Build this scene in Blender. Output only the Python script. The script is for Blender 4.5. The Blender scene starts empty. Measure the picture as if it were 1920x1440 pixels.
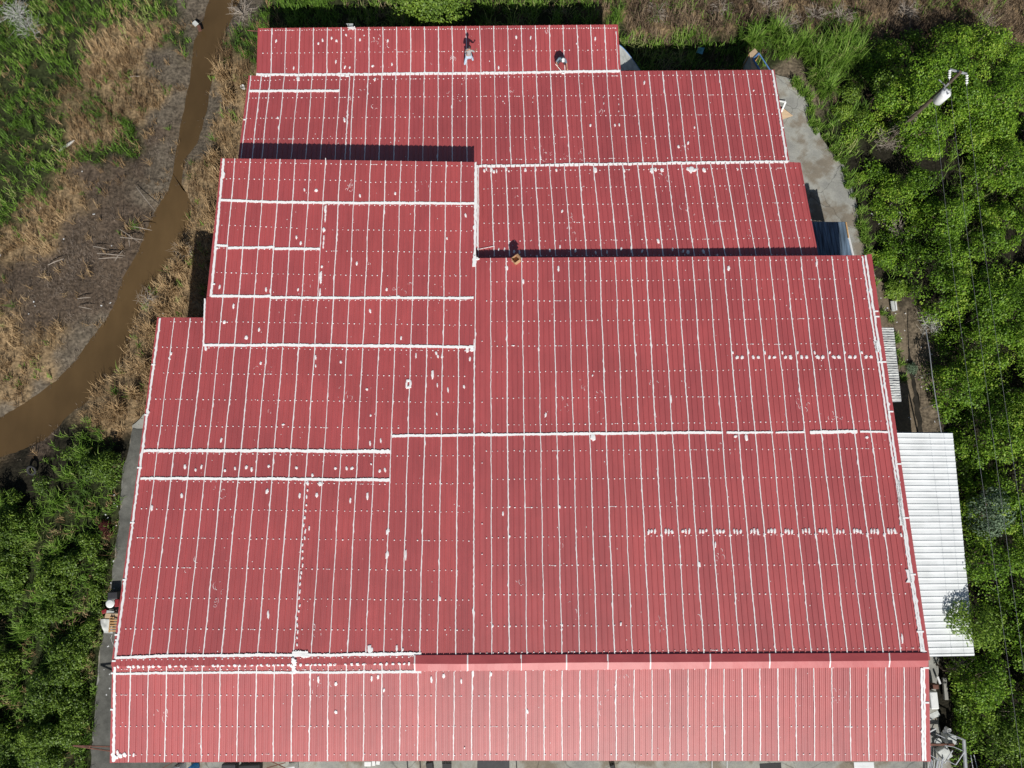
import bpy, math, random
import numpy as np
from mathutils import Matrix, Vector
R = math.radians
rng = np.random.default_rng(7); random.seed(7)
SC = bpy.context.scene
COL = SC.collection

# ------------------------------------------------------------------ camera, sky, sun
H = 50.5                      # drone height over the yard
F = 1333.0; TILT = R(8.8)
cam = bpy.data.cameras.new('camera'); camo = bpy.data.objects.new('camera', cam); COL.objects.link(camo)
camo.location = (0, 0, H); camo.rotation_euler = (TILT, 0, 0)
cam.sensor_fit = 'HORIZONTAL'; cam.sensor_width = 36; cam.lens = 36 * F / 1920; cam.clip_end = 3000; cam.clip_start = .5
SC.camera = camo
SUN_EL = R(38.6); SUN_AZ = R(7.5)          # the sun stands south, a little east: shadows fall north, a little west
w = bpy.data.worlds.new('World'); SC.world = w; w.use_nodes = True
nt = w.node_tree; bg = nt.nodes['Background']
sky = nt.nodes.new('ShaderNodeTexSky'); sky.sky_type = 'NISHITA'; sky.sun_disc = False
sky.sun_elevation = SUN_EL; sky.sun_rotation = math.pi - SUN_AZ; sky.altitude = 50
nt.links.new(sky.outputs[0], bg.inputs[0]); bg.inputs[1].default_value = .05
sl = bpy.data.lights.new('sun', 'SUN'); so = bpy.data.objects.new('sun', sl); COL.objects.link(so)
sl.energy = 5.0; sl.angle = R(.5); sl.color = (1, .965, .9)
sdir = Vector((math.sin(SUN_AZ) * math.cos(SUN_EL), -math.cos(SUN_AZ) * math.cos(SUN_EL), math.sin(SUN_EL)))
so.rotation_euler = sdir.to_track_quat('Z', 'Y').to_euler(); so.location = (10, -40, 40)
SC.view_settings.view_transform = 'Standard'; SC.view_settings.look = 'None'
SC.view_settings.exposure = 0; SC.view_settings.gamma = 1
SC.render.engine = 'CYCLES'

# ------------------------------------------------------------------ survey of the photograph: pixel -> point on a real surface
cT, sT = math.cos(TILT), math.sin(TILT)
def ray(x, y):
    a = (x - 960) / F; b = (y - 720) / F
    return np.array([a, sT - b * cT, -cT - b * sT])
def P(x, y, z=0.0):                      # on the horizontal plane at height z
    d = ray(x, y); t = (z - H) / d[2]
    return np.array([d[0] * t, d[1] * t, z])
def proj(X, Y, Z):                       # world -> photo pixel (vectorised)
    Zc = Z - H; dep = Y * sT - Zc * cT; up = Y * cT + Zc * sT
    return 960 + F * X / dep, 720 - F * up / dep

def hash2(i, j, s):
    v = np.sin(i * 127.1 + j * 311.7 + s * 74.7) * 43758.5453
    return v - np.floor(v)
def vnoise(x, y, s=0):
    xi, yi = np.floor(x), np.floor(y); fx, fy = x - xi, y - yi
    fx = fx * fx * (3 - 2 * fx); fy = fy * fy * (3 - 2 * fy)
    a = hash2(xi, yi, s); b = hash2(xi + 1, yi, s); c = hash2(xi, yi + 1, s); d = hash2(xi + 1, yi + 1, s)
    return (a * (1 - fx) + b * fx) * (1 - fy) + (c * (1 - fx) + d * fx) * fy
def fbm(x, y, s=0, o=3):
    r = 0; a = .5; t = 0
    for k in range(o):
        r = r + a * vnoise(x * 2 ** k, y * 2 ** k, s + k); t += a; a *= .5
    return r / t

# ------------------------------------------------------------------ materials
def mat(name, col=(.5, .5, .5), rough=.6, metal=0, spec=.5, noise=None, bump=None, attr=None, trans=0, haze=None):
    m = bpy.data.materials.new(name); m.use_nodes = True; t = m.node_tree; N = t.nodes; b = N['Principled BSDF']
    b.inputs['Roughness'].default_value = rough; b.inputs['Metallic'].default_value = metal
    b.inputs['Specular IOR Level'].default_value = spec; b.inputs['Base Color'].default_value = (*col, 1)
    tc = N.new('ShaderNodeTexCoord'); src = None
    if attr:                                # ramp over a per-leaf / per-sheet value
        at = N.new('ShaderNodeAttribute'); at.attribute_name = 'v'
        rp = N.new('ShaderNodeValToRGB'); el = rp.color_ramp.elements
        while len(el) < len(attr): el.new(.5)
        for e, (p, c) in zip(el, attr): e.position = p; e.color = (*c, 1)
        t.links.new(at.outputs['Fac'], rp.inputs[0]); src = rp.outputs[0]
    if noise:
        for (sc, amt, det, vec) in noise:   # multiply by noise
            n = N.new('ShaderNodeTexNoise'); n.inputs['Scale'].default_value = sc; n.inputs['Detail'].default_value = det
            mp = N.new('ShaderNodeMapping'); mp.inputs['Scale'].default_value = vec
            t.links.new(tc.outputs['Object'], mp.inputs[0]); t.links.new(mp.outputs[0], n.inputs['Vector'])
            mr = N.new('ShaderNodeMapRange'); mr.inputs[1].default_value = .3; mr.inputs[2].default_value = .7
            mr.inputs[3].default_value = 1 - amt; mr.inputs[4].default_value = 1 + amt
            t.links.new(n.outputs[0], mr.inputs[0])
            mx = N.new('ShaderNodeVectorMath'); mx.operation = 'SCALE'
            if src is None: mx.inputs[0].default_value = col
            else: t.links.new(src, mx.inputs[0])
            t.links.new(mr.outputs[0], mx.inputs['Scale']); src = mx.outputs[0]
    if src is not None: t.links.new(src, b.inputs['Base Color'])
    if bump:
        n = N.new('ShaderNodeTexNoise'); n.inputs['Scale'].default_value = bump[0]; n.inputs['Detail'].default_value = 4
        t.links.new(tc.outputs['Object'], n.inputs['Vector'])
        bp = N.new('ShaderNodeBump'); bp.inputs['Strength'].default_value = bump[1]; bp.inputs['Distance'].default_value = bump[2]
        t.links.new(n.outputs[0], bp.inputs['Height']); t.links.new(bp.outputs[0], b.inputs['Normal'])
    if trans:
        tr = N.new('ShaderNodeBsdfTranslucent'); ms = N.new('ShaderNodeMixShader'); ms.inputs[0].default_value = trans
        if src is not None: t.links.new(src, tr.inputs[0])
        else: tr.inputs[0].default_value = (*col, 1)
        out = N['Material Output']; t.links.new(b.outputs[0], ms.inputs[1]); t.links.new(tr.outputs[0], ms.inputs[2])
        t.links.new(ms.outputs[0], out.inputs[0])
    return m
RED = (.44, .076, .078)
RA = [(0, (RED[0]*.93, RED[1]*.92, RED[2]*.95)), (.5, RED), (1, (RED[0]*1.06, RED[1]*1.08, RED[2]*1.05))]
M = {}
M['roof'] = mat('painted_red_metal', RED, .51, 0, 1.0, noise=[(.22, .10, 4, (1, 1, 1)), (1.6, .07, 4, (1, .22, 1)), (7, .05, 2, (1, .12, 1))], bump=(.9, .2, .03), attr=RA)
M['roof'].node_tree.nodes['Principled BSDF'].inputs['IOR'].default_value = 1.62
M['trim'] = mat('red_flashing', (.44, .080, .086), .52, 0, .6, noise=[(.8, .06, 3, (1, 1, 1))], bump=(1.3, .4, .05))
M['seal'] = mat('white_sealant', (.87, .87, .87), .55, 0, .4, noise=[(9, .04, 3, (1, 1, 1))])
M['white_sheet'] = mat('white_metal', (.76, .79, .80), .5, 0, .5, noise=[(.5, .07, 4, (1, 1, 1)), (5, .09, 4, (.15, 1, 1)), (1.3, .06, 5, (1, .3, 1))])
M['old_sheet'] = mat('weathered_metal', (.5, .51, .5), .5, 0, .4, noise=[(1.8, .35, 4, (.3, 2, 1)), (7, .15, 3, (1, 1, 1))])
M['blue_sheet'] = mat('dark_stained_metal', (.12, .17, .23), .5, .3, .5, noise=[(2.2, .75, 4, (2.2, .2, 1))])
M['wall'] = mat('rendered_wall', (.42, .40, .36), .9, noise=[(.6, .1, 4, (1, 1, 1))])
M['concrete'] = mat('concrete', (.27, .27, .25), .9, spec=.25, noise=[(.18, .16, 5, (1, 1, 1)), (1.2, .12, 5, (1, 1, 1)), (9, .08, 3, (1, 1, 1))], bump=(8, .3, .02))
M['steel'] = mat('galvanised_steel', (.55, .57, .6), .4, .5, noise=[(4, .12, 3, (1, 1, 1))])
M['rust'] = mat('rusty_steel', (.14, .06, .04), .8, noise=[(4, .3, 3, (1, 1, 1))])
M['darksteel'] = mat('dark_steel', (.03, .03, .035), .6, noise=[(4, .2, 3, (1, 1, 1))])
M['wood'] = mat('raw_wood', (.50, .30, .13), .8, noise=[(3, .15, 4, (1, 6, 1))])
M['ply'] = mat('plywood', (.52, .38, .24), .8, noise=[(2, .12, 4, (1, 5, 1))])
M['white'] = mat('white_plastic', (.75, .76, .76), .45, noise=[(5, .04, 2, (1, 1, 1))])
M['grime'] = mat('grimy_white', (.5, .52, .5), .6, noise=[(3, .2, 4, (1, 1, 1))])
M['blue'] = mat('blue_plastic', (.02, .20, .52), .45, noise=[(4, .08, 2, (1, 1, 1))])
M['bluepaint'] = mat('blue_paint', (.10, .22, .45), .6, noise=[(4, .12, 2, (1, 1, 1))])
M['tarp'] = mat('blue_tarpaulin', (.10, .35, .45), .6, noise=[(4, .15, 2, (1, 1, 1))], bump=(5, .5, .05))
M['redp'] = mat('red_plastic', (.25, .02, .025), .5, noise=[(4, .1, 2, (1, 1, 1))])
M['black'] = mat('black_rubber', (.02, .02, .022), .7, noise=[(4, .2, 2, (1, 1, 1))])
M['card'] = mat('cardboard', (.48, .28, .15), .9, noise=[(6, .08, 2, (1, 1, 1))])
M['bark'] = mat('bark', (.16, .12, .09), .95, noise=[(4, .25, 4, (1, 1, .3))], bump=(12, .5, .03))
M['pole'] = mat('weathered_pole', (.10, .075, .055), .9, noise=[(5, .3, 4, (1, 1, .2))])
M['twig'] = mat('dead_twigs', (.36, .31, .26), .95, noise=[(3, .15, 2, (1, 1, 1))])
M['twig2'] = mat('silver_twigs', (.50, .50, .47), .95, noise=[(3, .12, 2, (1, 1, 1))])
M['porcelain'] = mat('porcelain', (.75, .77, .78), .2, noise=[(5, .04, 2, (1, 1, 1))])
M['wire'] = mat('aluminium_wire', (.30, .31, .31), .4, .4, noise=[(2, .1, 2, (1, 1, 1))])
M['skin'] = mat('skin', (.42, .22, .14), .6, noise=[(5, .05, 2, (1, 1, 1))])
M['hair'] = mat('dark_hair', (.015, .013, .015), .6, noise=[(9, .2, 2, (1, 1, 1))])
M['jeans'] = mat('light_denim', (.40, .52, .64), .9, noise=[(8, .15, 3, (1, 1, 1))])
M['darktr'] = mat('dark_trousers', (.05, .055, .07), .9, noise=[(8, .15, 3, (1, 1, 1))])
M['shirtb'] = mat('blue_grey_shirt', (.14, .20, .25), .9, noise=[(7, .15, 3, (1, 1, 1))])
M['shoe'] = mat('black_shoes', (.02, .02, .025), .6, noise=[(7, .15, 3, (1, 1, 1))])
def plaid():
    m = mat('grey_plaid', (.30, .30, .30), .9); t = m.node_tree; N = t.nodes; b = N['Principled BSDF']
    tc = N.new('ShaderNodeTexCoord'); w1 = N.new('ShaderNodeTexWave'); w1.inputs['Scale'].default_value = 6
    w2 = N.new('ShaderNodeTexWave'); w2.bands_direction = 'Z'; w2.inputs['Scale'].default_value = 6
    a = N.new('ShaderNodeMath'); a.operation = 'ADD'; rp = N.new('ShaderNodeValToRGB')
    rp.color_ramp.elements[0].color = (.12, .12, .13, 1); rp.color_ramp.elements[1].color = (.5, .5, .5, 1)
    t.links.new(tc.outputs['Object'], w1.inputs[0]); t.links.new(tc.outputs['Object'], w2.inputs[0])
    t.links.new(w1.outputs[1], a.inputs[0]); t.links.new(w2.outputs[1], a.inputs[1])
    d = N.new('ShaderNodeMath'); d.operation = 'MULTIPLY'; d.inputs[1].default_value = .5
    t.links.new(a.outputs[0], d.inputs[0]); t.links.new(d.outputs[0], rp.inputs[0]); t.links.new(rp.outputs[0], b.inputs['Base Color'])
    return m
M['plaid'] = plaid()
M['leaf'] = mat('vine_leaves', rough=.5, spec=.3, attr=[(0, (0.037, 0.082, 0.007)), (.45, (0.114, 0.234, 0.017)), (.85, (0.218, 0.374, 0.029)), (1, (0.333, 0.445, 0.060))], trans=.25)
M['leafd'] = mat('dark_leaves', rough=.5, spec=.3, attr=[(0, (.030, .065, .010)), (.5, (.105, .185, .022)), (1, (.21, .32, .040))], trans=.22)
M['leafy'] = mat('yellow_green_leaves', rough=.5, spec=.3, attr=[(0, (0.071, 0.140, 0.014)), (.5, (0.173, 0.292, 0.030)), (1, (0.275, 0.389, 0.060))], trans=.28)
M['leafg'] = mat('grey_green_leaves', rough=.6, spec=.3, attr=[(0, (0.090, 0.150, 0.090)), (.5, (0.150, 0.225, 0.135)), (1, (0.225, 0.300, 0.195))], trans=.2)
M['leafr'] = mat('maroon_leaves', rough=.6, spec=.3, attr=[(0, (.05, .01, .012)), (1, (.15, .03, .03))], trans=.2)
M['grass'] = mat('green_grass', rough=.6, spec=.3, attr=[(0, (0.059, 0.123, 0.014)), (.5, (0.139, 0.272, 0.027)), (.85, (0.235, 0.383, 0.058)), (1, (0.384, 0.420, 0.154))], trans=.25)
M['straw'] = mat('dry_grass', rough=.8, spec=.2, attr=[(0, (0.140, 0.088, 0.046)), (.5, (0.336, 0.222, 0.112)), (1, (0.560, 0.403, 0.225))], trans=.15)
M['burnt'] = mat('burnt_stems', rough=.9, spec=.2, attr=[(0, (0.039, 0.031, 0.026)), (.6, (0.132, 0.105, 0.083)), (1, (0.286, 0.231, 0.187))])
M['scrub'] = mat('brown_scrub', rough=.9, spec=.2, attr=[(0, (.055, .036, .024)), (.5, (.15, .105, .068)), (1, (.28, .21, .14))])
M['water'] = mat('muddy_water', (.092, .058, .026), .22, 0, .3, noise=[(.10, .35, 3, (1, 1, 1)), (1.2, .08, 3, (1, .4, 1))], bump=(3.5, .12, .03))

# ------------------------------------------------------------------ mesh helpers
def link(name, V, Fc, m, parent=None, v=None, smooth=False):
    me = bpy.data.meshes.new(name)
    V = np.asarray(V, dtype=np.float32)
    if isinstance(Fc, np.ndarray):
        n, k = Fc.shape
        me.vertices.add(len(V)); me.vertices.foreach_set('co', V.ravel())
        me.loops.add(n * k); me.loops.foreach_set('vertex_index', Fc.ravel().astype(np.int32))
        me.polygons.add(n); me.polygons.foreach_set('loop_start', np.arange(0, n * k, k, dtype=np.int32))
        me.update(calc_edges=True)
    else:
        me.from_pydata([tuple(map(float, p)) for p in V], [], [tuple(int(i) for i in f) for f in Fc]); me.update()
    if v is not None:
        a = me.attributes.new('v', 'FLOAT', 'POINT'); a.data.foreach_set('value', np.asarray(v, dtype=np.float32))
    if m is not None: me.materials.append(m)
    if smooth: me.polygons.foreach_set('use_smooth', np.ones(len(me.polygons), dtype=bool))
    o = bpy.data.objects.new(name, me); COL.objects.link(o)
    if parent is not None: adopt(o, parent)
    return o
def adopt(o, parent):
    o.parent = parent; o.matrix_parent_inverse = WINV[parent.name]
WINV = {}
def reg(o): WINV[o.name] = o.matrix_basis.inverted(); return o
def tag(o, label=None, cat=None, group=None, kind=None):
    if label: o['label'] = label
    if cat: o['category'] = cat
    if group: o['group'] = group
    if kind: o['kind'] = kind
    return reg(o)
def thing(name, loc, label, cat, group=None):
    o = bpy.data.objects.new(name, None); COL.objects.link(o); o.location = tuple(map(float, loc)); o.empty_display_size = .3
    return tag(o, label, cat, group)
class MB:
    def __init__(s): s.v = []; s.f = []
    def add(s, V, Fc):
        b = len(s.v); s.v += [tuple(p) for p in V]; s.f += [tuple(i + b for i in f) for f in Fc]; return s
    def box(s, c, size, rot=(0, 0, 0)):
        m = Matrix.Translation(Vector(tuple(map(float, c)))) @ Vector_euler(rot)
        sx, sy, sz = [q / 2 for q in size]
        V = [m @ Vector((x, y, z)) for x in (-sx, sx) for y in (-sy, sy) for z in (-sz, sz)]
        return s.add(V, [(0, 1, 3, 2), (4, 6, 7, 5), (0, 4, 5, 1), (2, 3, 7, 6), (0, 2, 6, 4), (1, 5, 7, 3)])
    def bar(s, a, b, t, n=6, t2=None):
        return s.tube([a, b], [t, t2 if t2 is not None else t], n)
    def tube(s, pts, rad, n=6, cap=True):
        pts = [Vector(tuple(map(float, p))) for p in pts]; V = []; Fc = []
        for i, p in enumerate(pts):
            d = (pts[min(i + 1, len(pts) - 1)] - pts[max(i - 1, 0)]).normalized()
            u = d.orthogonal().normalized() if i == 0 else (u - d * u.dot(d)).normalized()
            w_ = d.cross(u)
            for k in range(n):
                a = 2 * math.pi * k / n; V.append(p + (u * math.cos(a) + w_ * math.sin(a)) * rad[i])
        for i in range(len(pts) - 1):
            for k in range(n): Fc.append((i * n + k, i * n + (k + 1) % n, (i + 1) * n + (k + 1) % n, (i + 1) * n + k))
        if cap: Fc.append(tuple(range(n))[::-1]); Fc.append(tuple(range((len(pts) - 1) * n, len(pts) * n)))
        return s.add(V, Fc)
    def lathe(s, c, prof, n=16, axis=Matrix.Identity(3)):
        V = []; Fc = []; c = Vector(tuple(map(float, c)))
        for (r, z) in prof:
            for k in range(n):
                a = 2 * math.pi * k / n; V.append(c + axis @ Vector((r * math.cos(a), r * math.sin(a), z)))
        for i in range(len(prof) - 1):
            for k in range(n): Fc.append((i * n + k, i * n + (k + 1) % n, (i + 1) * n + (k + 1) % n, (i + 1) * n + k))
        Fc.append(tuple(range(n))[::-1]); Fc.append(tuple(range((len(prof) - 1) * n, len(prof) * n)))
        return s.add(V, Fc)
    def slab(s, poly, t):                # extrude a 3-D polygon straight down by t
        n = len(poly); V = [tuple(p) for p in poly] + [(p[0], p[1], p[2] - t) for p in poly]
        return s.add(V, [tuple(range(n)), tuple(range(2 * n - 1, n - 1, -1))] + [(i, i + n, (i + 1) % n + n, (i + 1) % n) for i in range(n)])
    def build(s, name, m, parent=None, smooth=False): return link(name, s.v, s.f, m, parent, smooth=smooth)
def Vector_euler(r):
    return (Matrix.Rotation(r[2], 4, 'Z') @ Matrix.Rotation(r[1], 4, 'Y') @ Matrix.Rotation(r[0], 4, 'X'))

# ------------------------------------------------------------------ the warehouse roofs
class Sec:
    # a roof plane z = z0 + s (Y-Y0); runs = pixel runs of seams along a northern and a southern row
    def __init__(s, z0, Y0, sl, rows, runs, minor=False):
        s.z0 = z0 + H; s.Y0 = Y0; s.sl = sl; s.minor = minor
        (xa, ya, xb, yb), (xc, yc, xd, yd) = rows
        XN = []; XS = []; s.kind = []
        for n, (a, b, c, d) in runs:
            for i in range(n):
                t = i / max(1, n - 1); xn = a + (b - a) * t; xs = c + (d - c) * t
                XN.append(s.bp(xn, ya + (yb - ya) * (xn - xa) / (xb - xa))); XS.append(s.bp(xs, yc + (yd - yc) * (xs - xc) / (xd - xc)))
        s.YN = np.mean([p[1] for p in XN]); s.YS = np.mean([p[1] for p in XS])
        s.XN = np.array([p[0] for p in XN]); s.XS = np.array([p[0] for p in XS]); s.n = len(XN)
        # one extra pitch each side so that the outline can run on
        s.XN = np.concatenate([[s.XN[0] - 2.01], s.XN, [s.XN[-1] + 2.01]]); s.XS = np.concatenate([[s.XS[0] - 2.01], s.XS, [s.XS[-1] + 2.01]])
        s.S = np.concatenate([[-2], np.arange(s.n), [s.n + 1]])
    def z(s, Y): return s.z0 + s.sl * (Y - s.Y0)
    def bp(s, x, y):
        d = ray(x, y); t = (s.z0 - H - s.sl * s.Y0) / (d[2] - s.sl * d[1]); p = d * t
        return np.array([p[0], p[1], p[2] + H])
    def X(s, q, Y):
        t = (Y - s.YS) / (s.YN - s.YS); return np.interp(q, s.S, s.XS) * (1 - t) + np.interp(q, s.S, s.XN) * t
    def q(s, X, Y):
        Y = float(np.mean(Y))
        t = (Y - s.YS) / (s.YN - s.YS); return np.interp(X, s.XS * (1 - t) + s.XN * t, s.S)
    def prof(s, q):
        f = (q * 3) % 1.0; f = np.minimum(f, 1 - f) / 3.0
        h = .040 * np.clip((.040 - f) / .018, 0, 1)
        if s.minor:
            g = np.abs(((q * 3) % 1.0) / 3.0 - .111); g2 = np.abs(((q * 3) % 1.0) / 3.0 - .222)
            h = h + .012 * np.clip((.026 - np.minimum(g, g2)) / .014, 0, 1)
        return h
    def edge(s, pts, lift=0):            # pixel polyline -> world polyline
        return np.array([s.bp(*p) for p in pts])

SECT = {
 'A': Sec(-46.6, 29.7, -.03, ((510, 51, 1133, 46), (508, 141, 1138, 136)), [(25, (510.5, 1133, 508, 1138))]),
 'B': Sec(-45.63, 22.2, -.13, ((471, 143, 1447, 132), (452, 298, 1474, 303)),
          [(2, (471, 490, 452.5, 473)), (6, (507.5, 638.5, 491, 628.5)), (30, (664, 1426, 656, 1452)), (1, (1449, 1449, 1476, 1476))]),
 'C': Sec(-44.84, 15.9, -.122, ((897, 313, 1470, 306), (897, 464, 1500, 463)), [(1, (897.5, 897.5, 897, 897)), (21, (920.5, 1470, 926, 1500))]),
 'D': Sec(-43.62, 9.09, -.052, ((419, 298, 893, 303), (381, 648, 891, 652)), [(1, (420, 420, 383, 383)), (17, (441, 893, 410.4, 891))], True),
 'ML': Sec(-42.0, -8.89, -.092, ((295, 650, 890, 650), (217, 1230, 888, 1228)), [(1, (295, 295, 218, 218)), (20, (321, 890, 246.5, 888))], True),
 'MR': Sec(-42.0, -8.89, -.092, ((893, 484, 1616, 480), (888, 1224, 1722, 1221)), [(1, (891, 891, 888, 888)), (7, (920, 1095, 922, 1119)), (17, (1124, 1587.5, 1152, 1688)), (1, (1616, 1616, 1722, 1722))]),
 'S': Sec(-41.97, -9.34, .10, ((217, 1262, 1728, 1250), (214, 1429, 1732, 1425)), [(1, (217.5, 217.5, 214, 214)), (44, (245, 1694, 242, 1696)), (1, (1728.5, 1728.5, 1732, 1732))], True),
}
OUT = {   # outline in pixels: north polyline, south polyline, each west to east
 'A': ([(484, 53), (1158, 46)], [(481, 144), (1164, 136)]),
 'B': ([(467, 142), (1164, 133), (1451, 131)], [(447, 308), (892, 313), (1480, 305)]),
 'C': ([(892, 310), (1479, 303.5), (1500, 305)], [(891, 487), (1533, 485)]),
 'D': ([(415, 297), (893, 304)], [(380, 650), (889, 653)]),
 'ML': ([(296, 595), (386, 595.5), (386.5, 648), (889.6, 652)], [(212, 1249.5), (560, 1247.5), (888, 1244)]),
 'MR': ([(892.5, 484), (1633, 478.5)], [(888.5, 1243), (1738, 1238)]),
 'S': ([(211, 1247), (560, 1245), (890, 1242.5), (1740, 1237)], [(207, 1430), (890, 1426), (1744, 1427.5)]),
}
BLD = thing('warehouse', (0, 4, 0), 'large warehouse with stepped red ribbed metal roofs striped with white sealant', 'building')

def sheet(key):
    s = SECT[key]; N_, S_ = OUT[key]; N_ = s.edge(N_); S_ = s.edge(S_)
    qs = []
    q0 = min(s.q(N_[0][0], N_[0][1]), s.q(S_[0][0], S_[0][1])); q1 = max(s.q(N_[-1][0], N_[-1][1]), s.q(S_[-1][0], S_[-1][1]))
    offs = [-.040, -.020, .020, .040]
    if s.minor: offs += [.085, .099, .123, .137, .196, .210, .234, .248]
    for k in range(int(math.floor(q0 * 3)) - 1, int(q1 * 3) + 3): qs += [k / 3 + o for o in offs]
    qs = sorted([q for q in qs if q0 < q < q1] + [q0, q1]); V = []; vv = []
    for q in qs:
        yn = N_[0][1]; ys = S_[0][1]
        for _ in range(4):
            yn = np.interp(s.X(q, yn), N_[:, 0], N_[:, 1]); ys = np.interp(s.X(q, ys), S_[:, 0], S_[:, 1])
        h = s.prof(q + 1e-7)
        V += [(s.X(q, ys), ys, s.z(ys) + h), (s.X(q, yn), yn, s.z(yn) + h)]
    # one tint per sheet
    Vn = []; Fc = []; vv = []
    for i in range(len(qs) - 1):
        k = math.floor((qs[i] + qs[i + 1]) / 2); t = float(hash2(k, ord(key[0]) + len(key), 3))
        b = len(Vn); Vn += [V[2 * i], V[2 * i + 2], V[2 * i + 3], V[2 * i + 1]]; Fc.append((b, b + 1, b + 2, b + 3)); vv += [t] * 4
    for i in range(len(qs) - 1):          # thin fold-down at both ends, so the sheet has an edge
        for a, c in ((2 * i, 2 * i + 2), (2 * i + 3, 2 * i + 1)):
            b = len(Vn); p, q_ = V[a], V[c]; Vn += [p, (p[0], p[1], p[2] - .06), (q_[0], q_[1], q_[2] - .06), q_]; Fc.append((b, b + 1, b + 2, b + 3)); vv += [.5] * 4
    return link('roof_panel', Vn, np.array(Fc), M['roof'], BLD, vv)
for k in SECT: sheet(k)

# ---- white sealant: seams, bands, patches and dots, collected and then linked (the 100 largest of a kind on their own)
REG = {'sealant_seam': [], 'sealant_band': [], 'sealant_patch': [], 'sealed_screw': [], 'sealant_drip': []}
def put(kind, V, Fc, size): REG[kind].append((size, V, Fc))
def ribbon(kind, C, side, hw, top, skirt):
    # C centre points (n,3), side unit vectors, hw half widths; top = height over the surface
    n = len(C); V = []
    for i in range(n):
        c, d, a = C[i], side, hw[i]
        p = c + d * a[0]; q = c - d * a[1]
        V += [(p[0], p[1], p[2] - skirt), (p[0], p[1], p[2] + top), (q[0], q[1], q[2] + top), (q[0], q[1], q[2] - skirt)]
    Fc = [(0, 1, 2, 3), (4 * n - 1, 4 * n - 2, 4 * n - 3, 4 * n - 4)]
    for i in range(n - 1):
        for k in range(3): Fc.append((4 * i + k, 4 * i + 4 + k, 4 * i + 5 + k, 4 * i + 1 + k))
    L_ = float(np.abs(C[0] - C[-1]).sum()); dep = H - C[:, 2].mean()
    put(kind, V, Fc, L_ / dep * hw.mean())
def hwn(n, w_, bul=.03):
    a = w_ * (1 + .15 * rng.standard_normal((n, 2)).clip(-1.6, 1.8))
    for i in range(n):
        if rng.random() < bul:
            b = w_ * rng.uniform(.4, 1.6); sd = rng.integers(0, 2); a[i, sd] += b
            if i + 1 < n: a[i + 1, sd] += b * rng.random()
    return np.maximum(a, w_ * .35)
def vseam(key, q, Y0, Y1, w_=.024, off=0):
    s = SECT[key]; n = max(3, int((Y1 - Y0) / .13)); Y = np.linspace(Y0, Y1, n)
    w_ = w_ * .8; X = s.X(q, Y) + off + .004 * rng.standard_normal(n) + .012 * np.sin(Y * rng.uniform(.6, 1.6) + q)
    C = np.stack([X, Y, s.z(Y)], 1); ribbon('sealant_seam', C, np.array([1., 0, 0]), hwn(n, w_), .045, .0)
def vline(key, pts, w_=.06, kind='sealant_seam'):
    s = SECT[key]; pts = s.edge(pts)
    L_ = np.concatenate([[0], np.cumsum(np.linalg.norm(np.diff(pts, axis=0), axis=1))]); n = max(4, int(L_[-1] / .13)); t = np.linspace(0, L_[-1], n)
    C = np.stack([np.interp(t, L_, pts[:, i]) for i in range(3)], 1); C[:, 0] += .01 * rng.standard_normal(n)
    ribbon(kind, C, np.array([1., 0, 0]), hwn(n, w_, .06), .055, .0)
def band(key, pts, w_=.08, drop=.02):
    s = SECT[key]; pts = s.edge(pts); X0, X1 = pts[0][0], pts[-1][0]
    q0, q1 = float(s.q(X0, pts[0][1])), float(s.q(X1, pts[-1][1])); qs = []
    for k in range(int(q0 * 3) - 1, int(q1 * 3) + 2): qs += [k / 3 + o for o in (-.041, -.02, .02, .041, .11, .19, .26)]
    qs = np.array(sorted([q for q in qs if q0 < q < q1] + [q0, q1])); n = len(qs)
    Y = np.interp(qs, [q0, q1], [0, 1]); X = np.array([s.X(q, pts[0][1]) for q in qs]); Yc = np.interp(X, pts[:, 0], pts[:, 1])
    wob = .02 * (fbm(X * .8, X * 0 + hash(key) % 7, 3) - .5) * 2
    C = np.stack([X, Yc + wob, s.z(Yc) + .033 + .2 * s.prof(qs)], 1)
    a = w_ * (1 + .5 * (fbm(X * 5, X * 0, 5) - .5) + .14 * rng.standard_normal(n)); b = w_ * (1 + .8 * (fbm(X * 4, X * 0 + 9, 8) - .5) + .14 * rng.standard_normal(n))
    a *= 1 + .6 * (fbm(X * .5, X * 0 + 3, 12) - .4)
    ribbon('sealant_band', C, np.array([0, 1., 0]), np.stack([np.maximum(a, .02), np.maximum(b, .02)], 1), .012, .012)
def patch(key, x, y, rx=.07, ry=.15, kind='sealant_patch', top=.044, c=None):
    s = SECT[key]; p = s.bp(x, y) if c is None else c; n = 11; V = []
    ph = rng.uniform(0, 6.28); am = rng.uniform(.08, .25)
    for rr, hh in ((1.0, .0), (.86, top), (.4, top + .008)):
        for k in range(n):
            a = 2 * math.pi * k / n; r = 1 + am * math.sin(2 * a + ph) + .16 * math.sin(5 * a + ph * 2)
            if rr == 1.0: pass
            X = p[0] + rx * rr * r * math.cos(a); Y = p[1] + ry * rr * r * math.sin(a); V.append((X, Y, s.z(Y) + hh))
    V.append((p[0], p[1], s.z(p[1]) + top + .01)); Fc = []
    for r in range(2):
        for k in range(n): Fc.append((r * n + k, r * n + (k + 1) % n, (r + 1) * n + (k + 1) % n, (r + 1) * n + k))
    for k in range(n): Fc.append((2 * n + k, 2 * n + (k + 1) % n, 3 * n))
    put(kind, V, Fc, rx * ry / (H - p[2]))
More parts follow.
